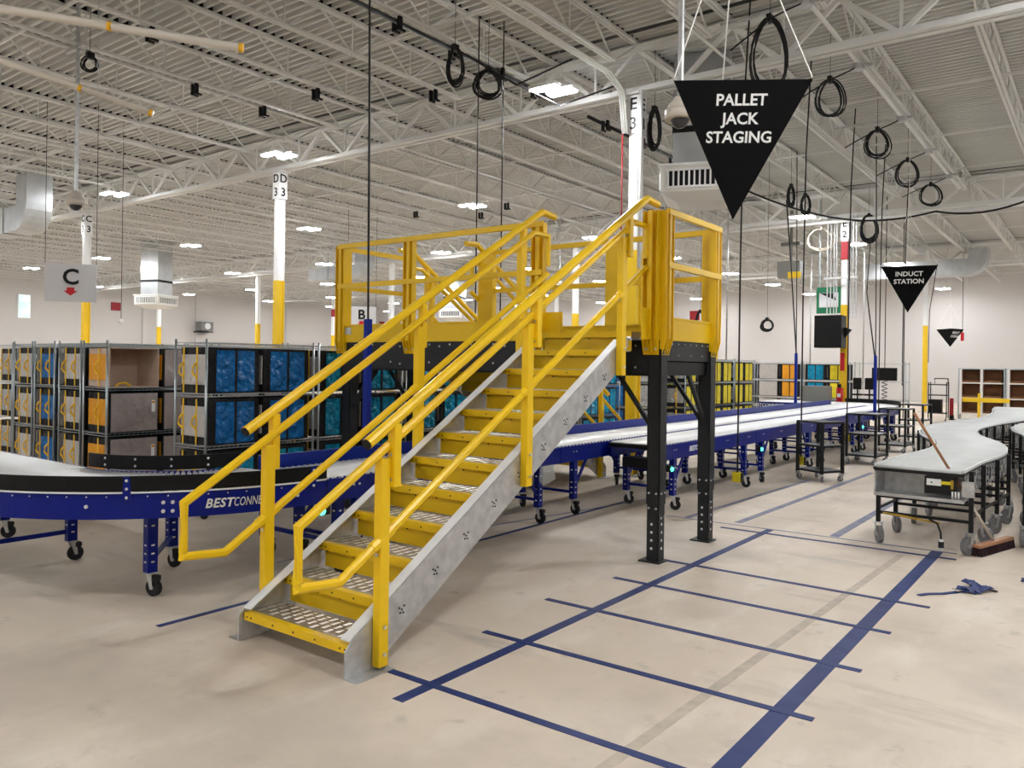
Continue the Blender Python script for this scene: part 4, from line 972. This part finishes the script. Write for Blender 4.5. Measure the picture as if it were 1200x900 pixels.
def elbow_duct(label, A, B, w_, h_, drop):
    T = thing('air_duct', label, 'duct', tuple(B)); A = Vector(A); B = Vector(B); d = (B-A).normalized(); s = d.cross(Vector((0, 0, 1)))*w_/2; Z = Vector((0, 0, 1)); r = h_
    prof = [(A, Vector((0, 0, 1))), (B, Vector((0, 0, 1)))]
    cen = B+Z*(h_/2+.05)
    for k in range(1, 7):
        t = PI/2*k/6; prof.append((cen+d*(h_/2+.05)*math.sin(t)*1.0-Z*(h_/2+.05)*math.cos(t), (Z*math.cos(t)-d*math.sin(t))))
    e = prof[-1][0]; prof.append((Vector((e.x, e.y, drop)), prof[-1][1]))
    m_ = MB(); k0 = 0
    for c, n in prof: m_.v += [tuple(c-s-n*h_/2), tuple(c+s-n*h_/2), tuple(c+s+n*h_/2), tuple(c-s+n*h_/2)]
    for i in range(len(prof)-1):
        for j in range(4): q = (j+1) % 4; m_.f.append((4*i+j, 4*i+q, 4*i+4+q, 4*i+4+j))
    m_.f.append((3, 2, 1, 0))
    put('duct_body', m_, 'duct', T)
    L = (B-A).length; k = 1
    while k*1.2 < L:
        c = A+d*1.2*k; put('duct_joint', MB().bar(c-d*.02, c+d*.02, w_+.05, h_+.05), 'duct', T); k += 1
    return T
elbow_duct('galvanised duct elbow at the left edge under the roof', (-26, 8.6, 5.15), (-21.7, 8.6, 5.15), .6, .6, 6.2)
elbow_duct('long galvanised duct with elbow near the right far wall', (-7.9, 34.5, 5.62), (-4.3, 34.5, 5.62), .8, .62, 6.3)
elbow_duct('grey duct hanging under the far left roof', (-27, 21.9, 5.35), (-24.2, 21.9, 5.35), .6, .5, 6.2)

# ---------------------------------------------------------------- dome cameras on struts
def dome(x, y, z, label):
    T = thing('dome_camera', label, 'camera', (x, y, z))
    s = MB(); s.box(x-.02, x+.02, y-.02, y+.02, z+.22, 6.7); st = put('strut', s, 'galv', T)
    put('cross_arm', MB().box(x-.35, x+.2, y-.02, y+.02, 6.12, 6.17), 'galv', T)
    put('housing', MB().cyl((x, y, z+.20), (x, y, z+.08), .05, 12, .13).cyl((x, y, z+.08), (x, y, z), .13, 12), 'ywht', T, smooth=True)
    put('dome', MB().ball((x, y, z+.01), .085, 12, 8), 'lens', T, smooth=True)
dome(-11.8, 5.3, 3.88, 'white dome camera on a galvanised strut at the upper left')
dome(-3.02, 6.42, 3.86, 'white dome camera on a strut beside the big triangular sign')
dome(-14.6, 22.0, 4.3, 'distant dome camera strut seen above the platform')

# ---------------------------------------------------------------- pipes, cables and coils under the roof
def pipe(pts, r, m, label, cat='pipe', group=None, n=8): return solo('pipe' if cat == 'pipe' else 'cable', MB().tube(pts, r, n), m, label, cat, group, smooth=True)
pipe([(-7.42, -3, 6.12), (-7.42, 10.9, 6.12)], .03, 'dark', 'dark cable pipe with hooks running toward column E3')
pipe([(-7.4, 12.0, 6.1), (-7.35, 17.5, 6.1)], .03, 'dark', 'dark cable pipe with hooks beyond the first girder')
for i in range(3): pipe([(-6.14+i*.05, -3, 6.14), (-6.14+i*.05, 10.4, 6.14), (-6.1+i*.04, 10.8, 5.95), (-6.05+i*.04, 10.84, 5.3)], .018, 'girder', 'pale conduit, %s of three bending down column E3' % ORD[i], group='conduits bending to column E3')
pipe([(-2.96, 8.2, 6.16), (-2.96, 22, 6.16)], .03, 'girder', 'white conduit under the joist line above the cable coils')
pipe([(-4.42, 9, 6.12), (-4.42, 22, 6.12)], .022, 'girder', 'second white conduit line right of column E3')
pipe([(-13.0, 23.05, 5.80), (XR, 23.05, 5.80)], .045, 'white', 'long white sprinkler main crossing behind column E2')
pipe([(XL, 22.9, 5.78), (-13, 22.9, 5.80)], .05, 'girder', 'long grey sprinkler main crossing the left bays')
pipe([(-14, 35.3, 5.75), (XR, 35.3, 5.75)], .045, 'white', 'white sprinkler main in front of the far wall')
hooks = [(-11.9, 7.17), (-11.95, 8.5), (-10.45, 8.45), (-7.42, 7.3), (-7.42, 8.4), (-7.42, 9.48), (-7.42, 10.4), (-10.4, 5.6), (-8.9, 9.6), (-7.4, 12.6), (-7.4, 14.0), (-7.4, 15.4), (-16.4, 17), (-14.9, 18.2), (-13.4, 17.5)]
HKL = ['by the upper left strut', 'right of the upper left strut', 'between strut and dark pipe', 'nearest on the dark cable pipe', 'above the long thin coil', 'above the round coil', 'at the end of the dark cable pipe', 'at the top edge of the photo', 'left of column E3', 'nearest on the pipe beyond the girder', 'second on the pipe beyond the girder', 'third on the pipe beyond the girder', 'left one above the platform', 'middle one above the platform', 'right one above the platform']
for i, (x, y) in enumerate(hooks):
    s = MB(); 
    for q in (-.05, .05): s.box(x+q-.02, x+q+.02, y-.03, y+.03, 6.02, 6.18); s.box(x+q-.02, x+q+.02, y-.03, y+.09, 6.0, 6.03)
    solo('cable_hook', s, 'black', 'black cable hook under the roof, %s' % HKL[i], 'hook', 'black cable hooks under the roof')
def coil(cx, cy, cz, rx, rz_, ang, label, r=.012, turns=5, tail=None, col='cable'):
    T = thing('cable_coil', label, 'cable', (cx, cy, cz-rz_), 0, 'hanging cable coils'); u = Vector((math.cos(ang), math.sin(ang), 0)); v = Vector((-math.sin(ang), math.cos(ang), 0)); rg = random.Random(int(cx*100+cy*10))
    for k in range(turns):
        f = 1+rg.uniform(-.10, .10); o = v*rg.uniform(-.04, .04); sh = rg.uniform(-.03, .03)
        put('loop', MB().tube([Vector((cx, cy, cz+rz_*(1-f)*.9))+o+u*(rx*f*math.sin(t*PI/10)*(1-.18*math.cos(t*PI/10))+sh)+Vector((0, 0, rz_*f*math.cos(t*PI/10))) for t in range(20)], r, 6, closed=True), col, T)
    put('tie', MB().box(cx-.03, cx+.03, cy-.05, cy+.05, cz+rz_-.04, cz+rz_+.05), col, T)
    put('hanger', MB().cyl((cx, cy, cz+rz_), (cx, cy, 6.71), .004, 5), 'cable', T)
    if tail: put('lead', MB().tube(tail, r*.9, 5), col, T)
    return T
va = R(36)
ccs = [(-3.33, 9.55, 5.52, .20, .42), (-3.30, 12.06, 5.66, .19, .27), (-3.30, 15.05, 5.69, .20, .24), (-3.28, 17.6, 5.69, .20, .25), (-3.27, 20.15, 5.70, .22, .23)]
for i, (x, y, z, a, b) in enumerate(ccs):
    coil(x, y, z, a, b, va, 'black cable coil hanging over the grey conveyors, %s from the camera' % ORD[i], turns=5, tail=[(-3.9, y+.2, 5.75), (-3.6, y+.1, 5.85), (x, y, z+b), (-3.1, y, z+b+.06), (-2.95, y+.1, 6.08)])
    solo('strut_arm', MB().bar((-4.1, y+.35, 6.17), (-2.8, y+.35, 6.17), .04, .04), 'galv', 'strut arm carrying the %s cable drop above the conveyor' % ORD[i], 'bracket', 'strut arms under the roof')
    solo('junction_box', MB().cyl((-2.95, y+.15, 6.05), (-2.95, y+.15, 6.13), .09, 8), 'galv', 'round junction box at the %s coil over the conveyors' % ORD[i], 'junction box', 'junction boxes under the roof')
coil(-7.25, 8.25, 5.80, .10, .25, va, 'long thin black cable coil on the dark pipe above the stairs', turns=5, r=.014, tail=[(-7.25, 8.25, 6.05), (-6.9, 9.2, 5.75), (-6.2, 9.6, 6.1)])
coil(-7.22, 8.95, 5.76, .18, .19, va, 'round black cable coil with two cords on the dark pipe', turns=6, r=.014, tail=[(-7.22, 8.95, 5.96), (-6.8, 10.2, 5.7), (-6.2, 10.9, 6.1)])
for i, (x, y) in enumerate(((-7.28, 8.8), (-7.10, 9.15))): pipe([(x, y, 6.7), (x, y, .9)], .010, 'cable', 'thin black cord, %s of the two hanging from the round coil' % ('left', 'right')[i], 'cable', 'cords hanging behind the platform', 6)
coil(-11.35, 5.26, 5.80, .10, .10, va, 'small black cable ring beside the upper left strut', turns=3, r=.012)
coil(-5.62, 11.05, 5.35, .08, .30, va, 'bundle of black cable hanging on column E3', turns=7, r=.016)
coil(-5.8, 18.2, 5.62, .07, .22, va, 'small narrow cable coil right of the sign, left one', turns=5, r=.016); coil(-5.8, 19.25, 5.60, .10, .22, va, 'small narrow cable coil right of the sign, right one', turns=5, r=.016)
coil(-5.25, 23.1, 5.55, .22, .35, va, 'thick black cable loops right of column E2', turns=4, r=.03); coil(-6.5, 23.1, 5.35, .35, .30, va, 'faded yellow cable loop left of column E2', turns=2, r=.016, col='brown_tape')
coil(-6.55, 18.9, 2.73, .13, .13, va, 'black cable ring hanging at mid height left of column E2', turns=5, r=.018); coil(-9.0, 20.6, 2.9, .12, .33, va, 'narrow bundle of black cable hanging left of the ring', turns=6, r=.016)
# drop cords with pendant boxes
for i, (x, y, z) in enumerate([(-4.0, 10.45, .18), (-3.96, 13.1, .17), (-3.98, 16.0, .35), (-4.0, 18.7, .35), (-4.0, 21.3, .4)]):
    T = thing('drop_cord', 'black drop cord along the blue conveyor, %s from the platform' % ORD[i], 'cord', (x, y, z), 0, 'drop cords along the conveyor')
    put('cord', MB().tube([(x, y, z+.1), (x, y, 3), (x+.01, y+.02, 5.2), (x+.05, y+.1, 6.7)], .012, 6), 'cable', T)
    if i < 3: bx = put('pendant_box', MB().box(x-.06, x+.06, y-.05, y+.05, z-.03, z+.10), 'tyel', T, bevel=.008); put('box_cover', MB().box(x+.06, x+.075, y-.04, y+.04, z-.03, z+.10), 'black', bx)
pts = lambda a, b, sg, n=8: [Vector(a).lerp(Vector(b), t/n)-Vector((0, 0, sg*4*(t/n)*(1-t/n))) for t in range(n+1)]
pipe(pts((-7.0, 18.0, 5.95), (-5.5, 22.9, 5.75), .15)+pts((-5.5, 22.9, 5.75), (-3.6, 22.9, 5.8), .08)[1:]+pts((-3.6, 22.9, 5.8), (-1.5, 22.9, 5.9), .18)[1:]+pts((-1.5, 22.9, 5.9), (2, 22.9, 5.9), .2)[1:], .025, 'cable', 'sagging black cable looped along the girder past column E2', 'cable', n=6)
pipe([(-5.2, 23.1, 5.3), (-4.8, 21, 3.6), (-4.03, 18.4, 2.0)], .014, 'cable', 'slanting black cord from column E2 to the blue post', 'cable')
pipe([(-6.0, 18.5, 5.6), (-5.9, 18.6, 4.0), (-5.76, 18.6, 2.05)], .014, 'cable', 'black cord from the roof to the blue post left of E2', 'cable')
pipe([(-5.1, 33, 5.7), (-5.5, 34, 4.0), (-5.75, 35.4, 2.0)], .014, 'cable', 'slanting black cord to the box on the far right column', 'cable')
for i, (x, y, z0, z1, m_) in enumerate([(-8.6, 21.5, 1.9, 6.7, 'galv'), (-8.2, 28, .6, 6.7, 'galv'), (-5.2, 27.5, 1.2, 6.7, 'cable'), (-6.6, 28.5, 1.0, 6.7, 'galv')]):
    pipe([(x, y, z0), (x, y, z1)], .014 if m_ == 'cable' else .022, m_, 'thin vertical hanging pole, %s among those in the far right bay' % ORD[i] if i < 4 else 'thin rod hanging beside the C sign', 'pole', n=6)
T = thing('pull_cord', 'grey pull cord with red and white handle near the far wall', 'cord', (-4.9, 38, 3)); put('cord', MB().cyl((-4.9, 38, 3.3), (-4.9, 38, 6.71), .012, 6), 'cable', T); put('handle', MB().box(-4.96, -4.84, 37.95, 38.05, 2.95, 3.3), 'red', T)
T = thing('pull_cord', 'small white ball lamp hanging below the C sign', 'lamp', (-16.4, 8.3, 2.5)); put('cord', MB().cyl((-16.4, 8.3, 2.5), (-16.4, 8.3, 6.71), .006, 5), 'cable', T); put('ball', MB().ball((-16.4, 8.3, 2.48), .055, 10, 6), 'white', T)
# two long white tubes with amber tape near the camera
def whtube(pa, pb, bands, label):
    T = thing('hanging_tube', label, 'tube', tuple(pb)); a, b = Vector(pa), Vector(pb); put('tube', MB().tube([a, b], .029, 14), 'ywht', T, smooth=True)
    for t in bands: c = a.lerp(b, t); d = (b-a).normalized(); put('tape_band', MB().tube([c-d*.015, c+d*.015], .0315, 14), 'orange', T, smooth=True)
    for t in (.2, .8): c = a.lerp(b, t); put('hanger_wire', MB().cyl(c, (c.x, c.y, 6.71), .002, 4), 'wire', T)
whtube((-6.9, 1.15, 4.15), (-4.96, 3.36, 3.93), (.70, .995), 'long white tube with amber tape bands at the top left, upper one')
whtube((-8.3, 1.9, 4.55), (-7.05, 3.84, 3.96), (.74, .99), 'long white tube with amber tape bands at the top left, lower one')
